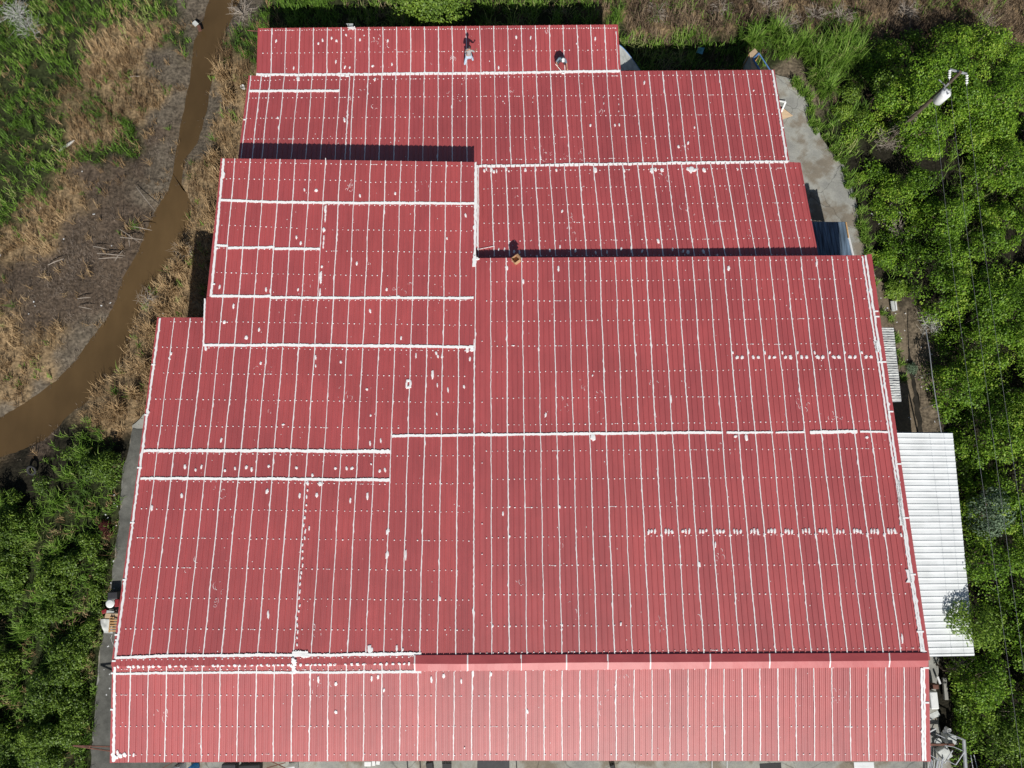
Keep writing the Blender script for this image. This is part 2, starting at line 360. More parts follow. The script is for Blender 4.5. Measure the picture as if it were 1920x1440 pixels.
def dot(s, X, Y, z, r):
    n = 6; V = []; ex = r * rng.uniform(.85, 1.3)
    for rr, hh in ((1, 0), (.7, .014)):
        for k in range(n): a = k * math.pi / 3; V.append((X + ex * rr * math.cos(a), Y + r * rr * math.sin(a), z + hh))
    V.append((X, Y, z + .018)); Fc = []
    for k in range(n): Fc += [(k, (k + 1) % n, n + (k + 1) % n, n + k), (n + k, n + (k + 1) % n, 2 * n)]
    put('sealed_screw', V, Fc, r / (H - z))
def screws(key, pts, dens=1, miss=.04, r=.037):
    s = SECT[key]; pts = s.edge(pts); q0, q1 = float(s.q(pts[0][0], pts[0][1])), float(s.q(pts[-1][0], pts[-1][1]))
    step = 1 / 3 / dens; k = math.ceil(q0 / step)
    while k * step < q1:
        q = k * step; k += 1
        if rng.random() < miss: continue
        X = float(s.X(q, pts[0][1])); Y = float(np.interp(X, pts[:, 0], pts[:, 1])); X = float(s.X(q, Y)) + .055 + .012 * rng.standard_normal()
        Y += .012 * rng.standard_normal(); dot(s, X, Y, s.z(Y) + float(s.prof(q + .03)) + .004, r * rng.uniform(.65, 1.2))
        if rng.random() < .05:            # a smear along the row
            L_ = rng.uniform(.08, .3); n = 6; xx = np.linspace(X - L_, X + L_ * .3, n)
            C = np.stack([xx, np.full(n, Y) + .004 * rng.standard_normal(n), s.z(Y) + s.prof(s.q(xx, Y)) + .003], 1)
            ribbon('sealant_drip', C, np.array([0, 1., 0]), np.full((n, 2), .011), .004, .003)

# seams between sheets
def seams(key, yn, ys, skip=(), w_=.033, lo=0, hi=None):
    s = SECT[key]
    for i in range(lo, s.n if hi is None else hi):
        if i in skip: continue
        a, b = yn(s, i), ys(s, i); vseam(key, i, b, a, w_ * rng.uniform(.8, 1.2))
def yat(pts):
    def f(s, i):
        e = s.edge(pts); y = e[0][1]
        for _ in range(3): y = float(np.interp(s.X(i, y), e[:, 0], e[:, 1]))
        return y
    return f
seams('A', yat([(484, 54), (1158, 47)]), yat([(481, 142), (1163, 137)]))
seams('B', yat([(467, 142), (1451, 132.5)]), yat([(447, 302), (892, 306), (893, 310), (1480, 305)]))
seams('C', yat([(892, 312), (1500, 306)]), yat([(891, 481), (1533, 481)]), w_=.036)
seams('D', yat([(415, 297), (893, 304)]), yat([(381, 648), (889, 652)]), skip=(0, 7), w_=.03)
vseam('D', 7, 8.9, 12.2, .03); vseam('D', 7, 12.2, SECT['D'].bp(640, 380)[1], .024); vseam('D', 7, SECT['D'].bp(640, 380)[1], 22, .03)
seams('ML', yat([(300, 597), (384, 597), (385, 649), (889, 652)]), yat([(212, 1234), (888, 1227)]), skip=(0,), w_=.030)
seams('MR', yat([(892, 484), (1633, 481)]), yat([(888, 1229), (1740, 1224)]), skip=(0, 25))
seams('S', yat([(211, 1247), (560, 1246), (780, 1244), (781, 1260), (1740, 1250)]), yat([(207, 1428.5), (890, 1424.5), (1744, 1426)]), skip=(0, 45), w_=.030)
vseam('B', 7.65, SECT['B'].bp(656, 143)[1] , SECT['B'].bp(647, 300)[1] , .03) if False else vline('B', [(656, 143), (647, 300)], .028)
# edge lines and double lines
vline('D', [(420, 298), (396, 556)], .07); vline('D', [(385, 560), (382, 648)], .05)
vline('ML', [(301, 597), (260, 900), (217, 1234)], .06); vline('S', [(216, 1250), (213.5, 1428)], .07)
vline('MR', [(1616, 481), (1727, 1217)], .05); vline('MR', [(1622, 479), (1662, 745), (1690, 940), (1711, 1090), (1732, 1222)], .06)
vline('MR', [(1641, 640), (1646, 660)], .12); vline('MR', [(1683, 900), (1690, 985)], .10); vline('MR', [(1701, 1068), (1706, 1092)], .11)
vline('S', [(1727, 1252), (1730, 1426)], .06); vline('S', [(1732, 1252), (1734, 1426)], .045)
vline('B', [(1448, 132), (1475, 303)], .055); vline('A', [(1155, 60), (1159, 134)], .02)
vline('C', [(894, 313), (895, 462)], .045); vline('D', [(891.5, 305), (890, 480)], .055)
vline('MR', [(890, 484), (889.5, 660)], .05); vline('MR', [(889.3, 660), (888, 1226)], .03)
vline('D', [(890, 478), (889, 500)], .11)
vline('C', [(898, 467.5), (926, 462)], .04)
# bands across the sheets
for key, pts, w_ in [('A', [(481, 140), (560, 141), (880, 138), (1163, 134)], .085), ('B', [(468, 171), (637, 171)], .08), ('B', [(893, 312), (1180, 308), (1479, 303.5)], .085),
    ('D', [(412, 375), (530, 380), (890, 382)], .075), ('D', [(405, 460), (428, 461)], .07), ('D', [(428, 465), (515, 464)], .075), ('D', [(515, 467), (601, 467)], .07),
    ('D', [(396, 555), (508, 556)], .08), ('D', [(508, 558.5), (888, 559)], .07), ('D', [(381, 647), (640, 648), (888, 651)], .08),
    ('ML', [(270, 845), (500, 845), (732, 847)], .09), ('ML', [(264, 897), (500, 898), (731, 900)], .075), ('ML', [(735, 818), (888, 815.5)], .07), ('MR', [(889, 815.5), (1355, 811)], .07),
    ('MR', [(1362, 811.5), (1449, 811)], .06), ('MR', [(1454, 811.5), (1509, 810)], .05), ('MR', [(1518, 811), (1607, 809)], .095), ('MR', [(1612, 809), (1665, 810.5)], .055),
    ('ML', [(217, 1233), (340, 1229), (560, 1228), (790, 1226)], .075), ('S', [(214, 1263), (400, 1261), (790, 1260)], .06), ('ML', [(548, 1227), (578, 1226)], .15),
    ('MR', [(1725, 1219), (1737, 1224)], .08)]: band(key, pts, w_)
# broken verticals
for y in np.arange(908, 1224, 12.5):
    t = (y - 908) / 316; patch('ML', 577 - 22 * t + rng.normal(0, 1), y + rng.normal(0, 1.5), .05, rng.uniform(.08, .15))
for y in (387, 395, 403, 410, 431, 446, 456, 463, 500, 513, 519, 527, 545, 552): patch('D', 612 - (y - 380) * .07, y, rng.uniform(.04, .08), rng.uniform(.1, .25))
# dashed repair rows on the right and along the ridge
for i in range(9):
    x = 1382 + i * 30.2; 
    for dx in (0, 9.5): patch('MR', x + dx, 670 - i * .1, rng.uniform(.09, .13), rng.uniform(.10, .14))
    patch('MR', x - 8 + rng.normal(0, 1), 661, .06, .11)
for i in range(15):
    x = 1218 + i * 32.1
    for dx in (-2, 3.5, 10): patch('MR', x + dx, 996 + rng.normal(0, .8), rng.uniform(.06, .09), rng.uniform(.11, .18))
    if rng.random() < .6: patch('MR', x + 22, 1003, .06, .12)
x = 222
while x < 780:
    patch('S', x, 1250 - (x - 218) / 565 * 6, rng.uniform(.07, .14), rng.uniform(.05, .10), top=.06); x += rng.choice([8, 9, 11, 12, 20])
for i in range(9): patch('S', 552 + rng.normal(0, 2), 1236 + i * 3, rng.uniform(.08, .16), .1, top=.07)
PT = {
 'A': [(518,77),(597,82),(605,76),(622,72),(631,77),(649,66),(658,72,.03,.04),(675,75),(683,67,.05,.06),(701,71,.04,.04),(710,73,.03,.05),(727,77),(551,128),(630,116),(647,126),(656,127),(699,124,.09,.1),(735,121),(968,70),(995,71),(1116,73),(935,127),(1081,82,.04,.06),(500,142,.4,.12),(538,141,.35,.1),(641,141,.3,.16),(650,143,.2,.1),(918,115,.04,.04)],
 'B': [(559,148,.12,.2),(703,149),(646,225,.07,.2),(521,221,.06,.1),(1208,155),(1107,235),(1153,235),(1161,234),(1272,275),(1284,274),(1290,268),(1302,239,.06,.09),(1413,170,.06,.07),(523,240,.06,.2),(866,158,.03,.04),(1191,217,.04,.04),(1212,256,.05,.05),(943,190,.03,.05),(946,194,.03,.05),(999,184,.03,.05),(999,192,.03,.05),(1131,182,.03,.05),(1132,194,.03,.09),(1133,208,.03,.07),(1159,186,.03,.06),(1160,196,.03,.09),(1160,209,.03,.07),(1097,192,.03,.05)],
 'C': [(908,320,.07,.15),(912,317,.05,.15),(921,318,.09,.2),(926,322,.07,.16),(931,321,.06,.14),(949,318,.09,.13),(954,321,.05,.08),(985,319,.07,.2),(1004,319,.07,.14),(1043,319),(1116,319,.11,.26),(1170,320,.08,.15),(1222,320,.12,.24),(1229,318,.08,.18),(1241,319,.11,.17),(1289,317,.1,.14),(1296,318,.22,.22),(1302,319,.14,.13),(1320,319,.11,.2),(1054,396),(1234,452,.09,.18),(1050,463),(1383,318,.06,.06),(935,468,.05,.12),(946,468),(964,472,.07,.16),(974,473,.07,.15),(1031,470),(1079,470),(1117,474),(1138,473),(1165,467),(1184,471,.06,.14),(1204,471),(1261,468),(1281,471),(1290,473,.12,.16),(1319,472,.09,.18),(1345,479,.07,.1),(1007,481,.08,.1)],
 'D': [(571,356),(593,357,.1,.13),(675,367),(741,363),(873,404,.07,.16),(556,445),(564,456),(669,494,.06,.17),(725,543),(412,538,.06,.17),(499,543),(559,543),(438,574,.07,.18),(421,604,.09,.14),(486,618),(462,633,.1,.16),(694,583,.07,.16),(752,634),(610,392,.07,.3),(607,431,.08,.17),(601,519,.1,.34),(600,551,.06,.2),(838,447,.05,.1),(747,556,.13,.07)],
 'ML': [(386,653,.1,.15),(321,663,.08,.1),(318,672,.07,.1),(489,681,.08,.1),(639,679,.08,.1),(592,670,.06,.16),(592,686,.05,.1),(780,667,.05,.2),(818,662,.08,.12),(821,668,.07,.12),(829,669,.07,.12),(876,656,.14,.15),(885,655,.12,.18),(881,673),(811,702,.11,.26),(688,730,.08,.09),(820,722,.05,.13),(840,731,.06,.17),(870,725,.08,.11),(695,779,.05,.1),(819,776,.04,.1),(531,796,.09,.07),(415,825),(714,826),(694,831),(347,875,.09,.14),(367,881),(378,875),(422,882,.07,.1),(441,878,.06,.12),(462,876,.09,.12),(472,880,.09,.13),(504,874,.07,.11),(556,877,.08,.11),(586,891,.08,.11),(629,878,.08,.1),(650,878,.08,.12),(660,878,.1,.11),(712,883,.07,.13),(722,881,.08,.13),(501,921,.09,.17),(562,929,.08,.16),(577,906,.09,.13),(600,907,.1,.17),(594,928,.08,.17),(341,929,.08,.16),(657,938,.07,.16),(689,930,.09,.2),(285,952,.07,.2),(503,1152,.07,.24),(693,1217,.16,.22),(697,1218,.1,.12),(580,990,.05,.14),(696,870,.05,.07),(744,1215,.08,.16),(755,1218,.06,.1),(297,832,.05,.14),(727,996,.1,.2),(726,1040,.1,.24),(761,1040,.06,.3),(825,1122,.06,.16),(571,1228,.3,.18)],
 'MR': [(1023,778,.07,.16),(1047,504,.08,.2),(950,502,.1,.18),(981,528,.08,.16),(1010,655,.06,.16),(962,648,.1,.04),(1112,820,.15,.26),(1399,820,.10,.24),(1379,818,.1,.1),(943,963,.05,.18),(1053,1171,.08,.07),(1053,1180,.06,.09),(1164,1169,.06,.09),(1311,1058,.07,.2),(1341,1021,.05,.2),(1258,748,.06,.24),(1366,503,.09,.2),(1531,494,.08,.2),(1650,651,.06,.3),(1111,704,.05,.07),(1049,950,.08,.1),(955,950,.07,.07),(955,1005,.07,.08),(923,1174,.07,.1),(955,1174,.07,.1),(1691,1197,.06,.3),(892,485,.3,.1),(1625,820,.1,.1)],
 'S': [(597,1274,.07,.2),(630,1282,.08,.14),(697,1272,.07,.15),(709,1269,.08,.13),(809,1274,.07,.2),(832,1267,.08,.16),(865,1277,.05,.17),(887,1263,.07,.2),(630,1335,.08,.13),(720,1294,.06,.12),(221,1411,.08,.16),(226,1417,.12,.15),(234,1415,.12,.14),(251,1415,.06,.12),(220,1420,.08,.1),(989,1334,.07,.12),(871,1402,.04,.06),(921,1264,.06,.12),(1154,1289,.05,.18)],
}
for key, L_ in PT.items():
    for p in L_: patch(key, p[0], p[1], *(p[2:] if len(p) > 2 else (.065 * rng.uniform(.85, 1.2), .13 * rng.uniform(.8, 1.25))))
# the square patch with a dark hole left bare in it
for dx, dy, rx, ry in ((-3.6, 0, .07, .26), (3.8, 0, .07, .26), (0, -6.5, .18, .08), (0, 6, .18, .10)): patch('ML', 766 + dx, 720 + dy, rx, ry)
# screw rows
SR = {
 'A': [((486, 57), (1157, 52.5), 1.9), ((484, 100), (1160, 94), 1)],
 'B': [((465, 151), (900, 147), 1), ((905, 145), (1447, 139.5), 1), ((462, 184), (1450, 177), 1), ((458, 222), (1457, 214.5), 1), ((454, 261), (1464, 254), 1), ((900, 300), (1470, 293.5), 1)],
 'C': [((898, 321), (1497, 315), 1), ((898, 354), (1506, 347), 1), ((898, 385), (1512, 380), 1), ((898, 419), (1520, 413), 1), ((898, 453), (1525, 446), 1), ((905, 480), (1530, 478), 1)],
 'D': [((420, 304), (888, 312), 1), ((417, 335), (680, 339), 1), ((680, 342), (888, 341), 1), ((413, 377.5), (620, 384), 1), ((612, 384), (888, 387), 1), ((411, 422), (610, 430), 1), ((615, 431), (888, 433), 1), ((404, 465), (600, 470), 1), ((604, 471), (888, 473), 1), ((400, 511), (600, 515), 1), ((604, 516), (888, 517.5), 1), ((500, 563), (888, 563), 1), ((392, 603), (888, 610), 1)],
 'ML': [((303, 603), (384, 604), 1), ((298, 651), (380, 652), 1), ((384, 652), (888, 658), 1), ((291, 699), (888, 706), 1), ((285, 748), (888, 755), 1), ((279, 798), (888, 804), 1), ((274, 849), (730, 855), 1), ((738, 855), (888, 854), 1), ((266, 901), (730, 908), 1), ((735, 907), (888, 906), 1), ((258, 954), (888, 960), 1), ((251, 1008), (888, 1014), 1), ((244, 1063), (888, 1070), 1), ((238, 1121), (888, 1125), 1), ((231, 1179), (888, 1181), 1), ((220, 1237), (780, 1231), 1)],
 'MR': [((905, 491), (1612, 487), 1), ((912, 528), (1618, 522.5), 1), ((905, 565), (1622, 560), 1), ((912, 603), (1628, 596.5), 1), ((912, 649), (1634, 644), 1), ((912, 698), (1640, 692), 1), ((912, 747), (1648, 741), 1), ((896, 797), (1655, 789.5), 1), ((905, 846), (1661, 841), 1), ((905, 899), (1668, 893.5), 1), ((905, 952), (1676, 946), 1), ((905, 1008), (1685, 1000), 1), ((905, 1060), (1693, 1058.5), 1), ((905, 1115), (1700, 1113), 1), ((905, 1174), (1710, 1169.5), 1), ((892, 1224), (1722, 1214), 1)],
 'S': [((218, 1254), (780, 1256), 1), ((790, 1258), (1725, 1248.5), 1), ((216, 1303), (1727, 1306), 1), ((215, 1361.5), (1728, 1362), 1), ((240, 1415), (1729, 1414), 1)],
}
for key, L_ in SR.items():
    for a, b, d in L_: screws(key, [a, b], d)
for y in np.arange(640, 1200, 57): dot(SECT['MR'], *SECT['MR'].bp(904, y)[:2], SECT['MR'].bp(904, y)[2] + .04, .035)
# drips and curls of spilt sealant
def curl(key, x, y):
    s = SECT[key]; p = s.bp(x, y)
    for _ in range(rng.integers(2, 7)):
        n = 7; a0 = rng.uniform(0, 6.28); r = rng.uniform(.04, .16); da = rng.uniform(.4, 3.5); c = p[:2] + rng.normal(0, .25, 2)
        a = a0 + np.linspace(0, da, n); C = np.stack([c[0] + r * np.cos(a), c[1] + r * np.sin(a) * 1.4, np.zeros(n)], 1); C[:, 2] = s.z(C[:, 1]) + s.prof(s.q(C[:, 0], C[:, 1])) + .003
        ribbon('sealant_drip', C, np.array([.8, .6, 0]), np.full((n, 2), rng.uniform(.006, .013)), .004, .003)
for key, x, y in [('B',690,170),('B',700,195),('B',865,150),('B',660,180),('B',1020,280),('B',1030,295),('B',1060,292),('B',1090,290),('B',1285,282),('B',1012,285),('B',960,170),('B',855,180),('B',1120,205),
    ('C',980,372),('C',1064,410),('C',1075,435),('C',1188,412),('C',1285,395),('C',1397,440),('C',1330,410),('C',1245,330),('D',655,350),('D',660,345),('D',800,345),('D',575,535),('D',765,540),('D',745,545),('D',690,500),
    ('ML',640,735),('ML',590,560),('ML',500,690),('ML',650,740),('ML',515,770),('ML',410,1110),('ML',400,1140),('ML',600,1180),('ML',350,1060),('ML',420,925),('ML',750,650),
    ('MR',1090,720),('MR',1120,740),('MR',1118,770),('MR',1060,760),('MR',1230,720),('MR',1500,760),('MR',1560,780),('MR',1350,840),('MR',1048,1020),('MR',980,1080),('MR',1080,1150),('MR',1340,1040),('MR',1310,1150),('MR',1240,1170),
    ('A',640,110),('A',700,70),('A',850,110),('A',1025,60),('A',720,85),('S',305,1345),('S',1175,1275),('S',1205,1300),('S',600,1290),('S',1570,1310),('S',1130,1320)]: curl(key, x, y)
for _ in range(420):                       # stray drops everywhere
    key = rng.choice(['A', 'B', 'C', 'D', 'ML', 'MR', 'MR', 'S', 'ML']); s = SECT[key]
    e0, e1 = s.edge(OUT[key][0]), s.edge(OUT[key][1]); X = rng.uniform(max(e0[0][0], e1[0][0]) + .6, min(e0[-1][0], e1[-1][0]) - .6)
    Y = rng.uniform(np.interp(X, e1[:, 0], e1[:, 1]) + .4, np.interp(X, e0[:, 0], e0[:, 1]) - .4)
    if key == 'ML' and Y > 8 and X < -18: continue
    r = rng.uniform(.01, .026); V = [(X + r * math.cos(a), Y + 1.5 * r * math.sin(a), s.z(Y) + float(s.prof(s.q(X, Y))) + .006) for a in np.arange(5) * 1.2566] + [(X, Y, s.z(Y) + float(s.prof(s.q(X, Y))) + .014)]
    put('sealant_drip', V, [(k, (k + 1) % 5, 5) for k in range(5)], r * .001)
for kind, L_ in REG.items():
    L_.sort(key=lambda t: -t[0]); cut = 0 if kind == 'sealant_drip' else 100
    for _, V, Fc in L_[:cut]: link(kind, V, Fc, M['seal'], BLD)
    if len(L_) > cut:
        mb = MB()
        for _, V, Fc in L_[cut:]: mb.add(V, Fc)
        o = mb.build({'sealant_seam': 'sealant_seams', 'sealant_patch': 'sealant_patches', 'sealed_screw': 'sealed_screws', 'sealant_drip': 'sealant_drips'}.get(kind, kind), M['seal'], BLD); o['kind'] = 'stuff'

# ---- trims: barge flashings along the edges, ridge cap, walls
def flash(key, pts_out, pts_in, up=.055, down=.28, name='edge_flashing', m='trim', parent=BLD):
    s = SECT[key]; a = s.edge(pts_out); b = s.edge(pts_in); V = []; n = len(a)
    for i in range(n):
        o, q = a[i], b[i]; V += [(o[0], o[1], o[2] - down), (o[0], o[1], o[2] + up), (q[0], q[1], q[2] + up), (q[0], q[1], q[2] + .0)]
    Fc = []
    for i in range(n - 1):
        for k in range(3): Fc.append((4 * i + k, 4 * i + 4 + k, 4 * i + 5 + k, 4 * i + 1 + k))
    Fc += [(0, 1, 2, 3), (4 * n - 1, 4 * n - 2, 4 * n - 3, 4 * n - 4)]
    return link(name, V, Fc, M[m], parent)
flash('MR', [(1633.5, 477), (1665, 708), (1699, 945), (1738.5, 1232)], [(1626, 477), (1650, 650), (1690, 930), (1735, 1232)], up=.05)
flash('S', [(1740.5, 1239), (1744.5, 1427.5)], [(1732.5, 1240), (1736, 1427.5)], up=.035)
flash('ML', [(295.5, 595), (211, 1243)], [(299.5, 595), (215, 1243)], up=.035)
flash('S', [(211, 1248), (206.5, 1430)], [(214.5, 1248), (211.5, 1430)], up=.035)
flash('D', [(414.5, 297), (391.5, 556)], [(418, 297), (395, 556)], up=.035)
flash('D', [(388, 557), (380, 649)], [(391, 557), (382.5, 649)], up=.035)
flash('B', [(466.5, 142), (446, 303)], [(470, 142), (451, 303)], up=.035)
flash('B', [(1451.5, 131), (1480, 304.5)], [(1448, 131), (1476.5, 304.5)], up=.035)
flash('C', [(1500.5, 305), (1534, 486)], [(1499, 305), (1532, 486)], up=.035)
# small sealant ticks across the flashing joints
mbt = []
for key, x0, y0, x1 in [('MR', 1638, 584, 1646), ('MR', 1639, 594, 1648), ('MR', 1644, 679, 1661), ('MR', 1664, 772, 1674), ('MR', 1680, 870, 1689), ('MR', 1692, 971, 1703), ('MR', 1706, 1077, 1716), ('MR', 1718, 1184, 1731),
    ('S', 1732, 1317, 1741), ('S', 1730, 1252, 1741), ('ML', 285, 684, 292), ('ML', 272, 778, 279), ('ML', 258, 877, 266), ('ML', 245, 980, 253), ('ML', 231, 1087, 238), ('ML', 216, 1190, 222), ('ML', 217, 1200, 221), ('ML', 211, 1239, 218), ('S', 209, 1262, 216), ('S', 208, 1330, 214), ('B', 457, 225, 461), ('B', 1464, 240, 1469), ('D', 398, 533, 404), ('D', 405, 466, 410)]:
    s = SECT[key]; a, b = s.bp(x0, y0), s.bp(x1, y0); c = (a + b) / 2
    MB().box((c[0], c[1], c[2] + .045), (abs(b[0] - a[0]), .09, .04)).build('sealant_tick', M['seal'], BLD)
# ridge cap in lengths, slightly buckled
jx = [778, 877, 977, 1062, 1139, 1219, 1331, 1442, 1555, 1666, 1738]
sM, sS = SECT['MR'], SECT['S']
def capy(x, l): t = (x - 778) / 960; return {0: 1228 - 4.5 * t, 1: 1243.5 - 6 * t, 2: 1258 - 8 * t}[l] + (1.2 * math.sin((x - 778) / 75) * max(0, 1 - t * 2) if l == 1 else 0)
for i in range(len(jx) - 1):
    V = []; n = 9
    for k in range(n):
        x = jx[i] + (jx[i + 1] - jx[i]) * k / (n - 1); wv = .012 * math.sin(x / 9) * (1 - i / 12)
        a = sM.bp(x, capy(x, 0)); m_ = sM.bp(x, capy(x, 1)); c = sS.bp(x, capy(x, 2))
        V += [(a[0], a[1], a[2] + .015), (a[0], a[1], a[2] + .075 + .004 * (i % 2)), (m_[0], m_[1], m_[2] + .14 + wv + .004 * (i % 2)), (c[0], c[1], c[2] + .055 + wv + .004 * (i % 2)), (c[0], c[1], c[2] + .0)]
    Fc = [(5 * k + j, 5 * k + 5 + j, 5 * k + 6 + j, 5 * k + 1 + j) for k in range(n - 1) for j in range(4)]
    link('ridge_cap', V, Fc, M['trim'], BLD)
    x = jx[i]
    a = sM.bp(x, capy(x, 0)); m_ = sM.bp(x, capy(x, 1)); c = sS.bp(x, capy(x, 2)); mb = MB()
    for p, q, z0, z1 in ((a, m_, .083, .150), (m_, c, .150, .065)):
        hw = .035; V = [(p[0] - hw, p[1], p[2] + z0), (p[0] + hw, p[1], p[2] + z0), (q[0] + hw, q[1], q[2] + z1), (q[0] - hw, q[1], q[2] + z1)]
        mb.slab([V[0], V[3], V[2], V[1]], .02)
    mb.build('joint_sealant', M['seal'], BLD)
# walls under the roofs (each wing closed down to the yard)
def wall(keys, poly, ztop):
    n = len(poly); V = [(x, y, -.02) for x, y in poly] + [(x, y, z) for (x, y), z in zip(poly, ztop)]
    return link('wall', V, [(i, (i + 1) % n, n + (i + 1) % n, n + i) for i in range(n)], M['wall'], BLD)
zM = lambda y: SECT['MR'].z(y) - .25
wall(None, [(-21.3, -14.2), (22.3, -14.2), (22.3, -9.3), (22.3, 14.8), (-2.4, 14.8), (-2.4, 8.8), (-17.9, 8.8), (-17.9, 10.8), (-21.3, 10.8), (-21.3, -9.3)],
     [sS.z(-14.2) - .25, sS.z(-14.2) - .25, zM(-9.3), zM(14.8), zM(14.8), zM(8.8), zM(8.8), zM(10.8), zM(10.8), zM(-9.3)])
sD, sB, sC, sA = SECT['D'], SECT['B'], SECT['C'], SECT['A']
wall(None, [(-2.6, 8.9), (-2.6, 21.4), (-18.7, 21.4), (-18.0, 8.9)], [sD.z(8.9) - .25, sD.z(21.4) - .2, sD.z(21.4) - .2, sD.z(8.9) - .25])
wall(None, [(-2.3, 14.9), (19.4, 14.9), (18.9, 22.2), (-2.3, 22.2)], [sC.z(14.9) - .2, sC.z(14.9) - .2, sC.z(22.2) - .2, sC.z(22.2) - .2])
wall(None, [(-18.0, 21.6), (18.2, 22.4), (18.0, 29.3), (-17.8, 29.1)], [sB.z(21.6) - .2, sB.z(22.4) - .2, sB.z(29.3) - .2, sB.z(29.1) - .2])
wall(None, [(-17.8, 29.2), (7.2, 29.4), (7.2, 33), (-17.8, 32.8)], [sA.z(29.2) - .2] * 2 + [sA.z(33) - .2] * 2)

# ------------------------------------------------------------------ ground, river, yard
def inpoly(x, y, poly):
    r = np.zeros(np.shape(x), bool); n = len(poly)
    for i in range(n):
        (x0, y0), (x1, y1) = poly[i], poly[(i + 1) % n]
        c = ((y0 > y) != (y1 > y)) & (x < (x1 - x0) * (y - y0) / (y1 - y0 + 1e-12) + x0); r ^= c
    return r
def pdist(x, y, line, closed=True):
    d = np.full(np.shape(x), 1e9); n = len(line)
    for i in range(n if closed else n - 1):
        (x0, y0), (x1, y1) = line[i], line[(i + 1) % n]; dx, dy = x1 - x0, y1 - y0
        t = np.clip(((x - x0) * dx + (y - y0) * dy) / (dx * dx + dy * dy + 1e-12), 0, 1)
        d = np.minimum(d, (x - x0 - t * dx) ** 2 + (y - y0 - t * dy) ** 2)
    return np.sqrt(d)
WL = -.35
LB = [(430,-160),(412,-60),(393,0),(378,50),(366,75),(357,150),(345,210),(335,260),(328,310),(318,355),(295,390),(275,430),(262,470),(232,520),(218,565),(200,600),(168,640),(140,680),(105,715),(50,755),(0,784),(-120,840),(-300,900)]
RB = [(500,-160),(468,-60),(447,0),(432,40),(420,60),(415,90),(396,150),(388,200),(378,240),(368,270),(350,292),(342,320),(338,345),(350,362),(358,390),(350,430),(338,462),(317,495),(303,520),(282,548),(267,575),(249,612),(240,650),(225,685),(200,712),(180,728),(160,755),(127,778),(112,796),(82,824),(37,844),(0,856),(-120,905),(-300,960)]
LBw = [tuple(P(x, y, WL)[:2]) for x, y in LB]; RBw = [tuple(P(x, y, WL)[:2]) for x, y in RB]
RIV = LBw + RBw[::-1]
YARD = [(250,800),(243,850),(232,880),(225,980),(218,1040),(210,1100),(198,1180),(188,1220),(180,1330),(172,1440),(150,1760),(1800,1760),(1786,1440),(1762,1380),(1752,1300),(1760,1240),(1740,1000),(1715,840),(1700,740),(1672,620),(1648,570),(1640,520),(1630,478),(1612,420),(1600,362),(1583,312),(1548,272),(1521,220),(1513,172),(1490,150),(1452,142),(1300,170),(1000,300),(500,420),(400,640)]
YARDw = [tuple(P(x, y, 0)[:2]) for x, y in YARD]
FOOT = [(-21.8,-14.6),(22.7,-14.6),(22.7,15),(18.6,22.6),(18.4,29.5),(7.4,29.6),(7.4,33.2),(-18.2,33.2),(-18.8,21.6),(-18.2,11),(-21.8,11)]
# what grows where: photo point -> kind   G green grass, S straw, K burnt, M grey mud, D dark soil and shade painted into the thicket gaps, T trampled dirt
CP = {'G': [(40,60),(100,40),(150,30),(60,130),(120,120),(50,220),(80,250),(30,300),(90,300),(60,330),(5,380),(-80,100),(-80,300),(-80,450),(230,15),(290,15),(330,30),(340,70),(235,245),(245,280),(215,290),(190,205),(180,290),(60,180),(452,75),(470,95),(150,840),(205,860),(185,920),(100,940),(40,980),(20,1080),(120,1080),(60,1200),(150,1200),(40,1320),(130,1320),(60,1420),(-60,1000),(-60,1200),(-60,1400),(500,20),(560,10),(700,20),(900,25),(1050,25),(1160,80),(1200,85),(1250,92),(1330,95),(1390,100),(1440,60),(1440,110),(1500,90),(1560,60),(1560,150),(1590,260),(300,-60),(1300,75)],
 'S': [(200,110),(230,150),(200,200),(170,230),(250,200),(150,270),(200,255),(270,150),(265,90),(300,60),(300,180),(120,370),(90,410),(60,430),(20,440),(20,620),(40,680),(80,700),(90,640),(10,740),(-80,560),(-80,700),(430,120),(440,160),(450,220),(410,250),(395,310),(415,380),(385,350),(330,480),(350,500),(300,560),(320,600),(275,640),(285,690),(225,740),(258,780),(190,790),(1180,20),(1250,15),(1330,25),(1400,15),(1300,50),(1220,50),(1500,10),(1620,10),(1750,20),(1850,30),(1900,70),(1510,40),(420,60),(-60,860)],
 'K': [(220,330),(170,340),(260,300),(280,260),(130,440),(200,420),(245,390),(160,500),(215,480),(100,500),(60,540),(150,570),(100,580),(195,560),(60,600),(20,520),(305,250),(1460,40),(1700,55),(400,40),(60,850)],
 'M': [(322,110),(337,140),(328,190),(315,225),(350,60),(372,18),(387,2),(400,-40),(190,610),(165,630),(135,665),(110,695),(60,742),(10,772),(300,300),(290,350),(455,20),(475,15),(395,200),(372,285),(385,230)],
 'D': [(1620,300),(1700,350),(1760,300),(1850,250),(1700,450),(1780,600),(1850,700),(1750,520),(1900,500),(1800,780),(1880,860),(1850,1000),(1850,1150),(1900,1300),(1680,200),(1760,150),(1900,120),(1840,1250),(120,830),(40,865),(60,905),(10,900),(105,880),(20,930),(235,840),(1745,1260),(1780,1300),(1800,1340),(1640,320),(1655,560),(1760,1400)],  # the eastern points paint deep shade between the thicket lumps
 'T': [(1660,590),(1690,620),(1690,700),(1700,780),(1725,820),(1740,760),(1730,700),(1720,640),(1475,150),(1500,165)]}
KEYS = 'GSKMDT'; CPw = []; CPk = []
for k, L_ in CP.items():
    for x, y in L_: CPw.append(P(x, y, 0)[:2]); CPk.append(KEYS.index(k))
CPw = np.array(CPw); CPk = np.array(CPk)
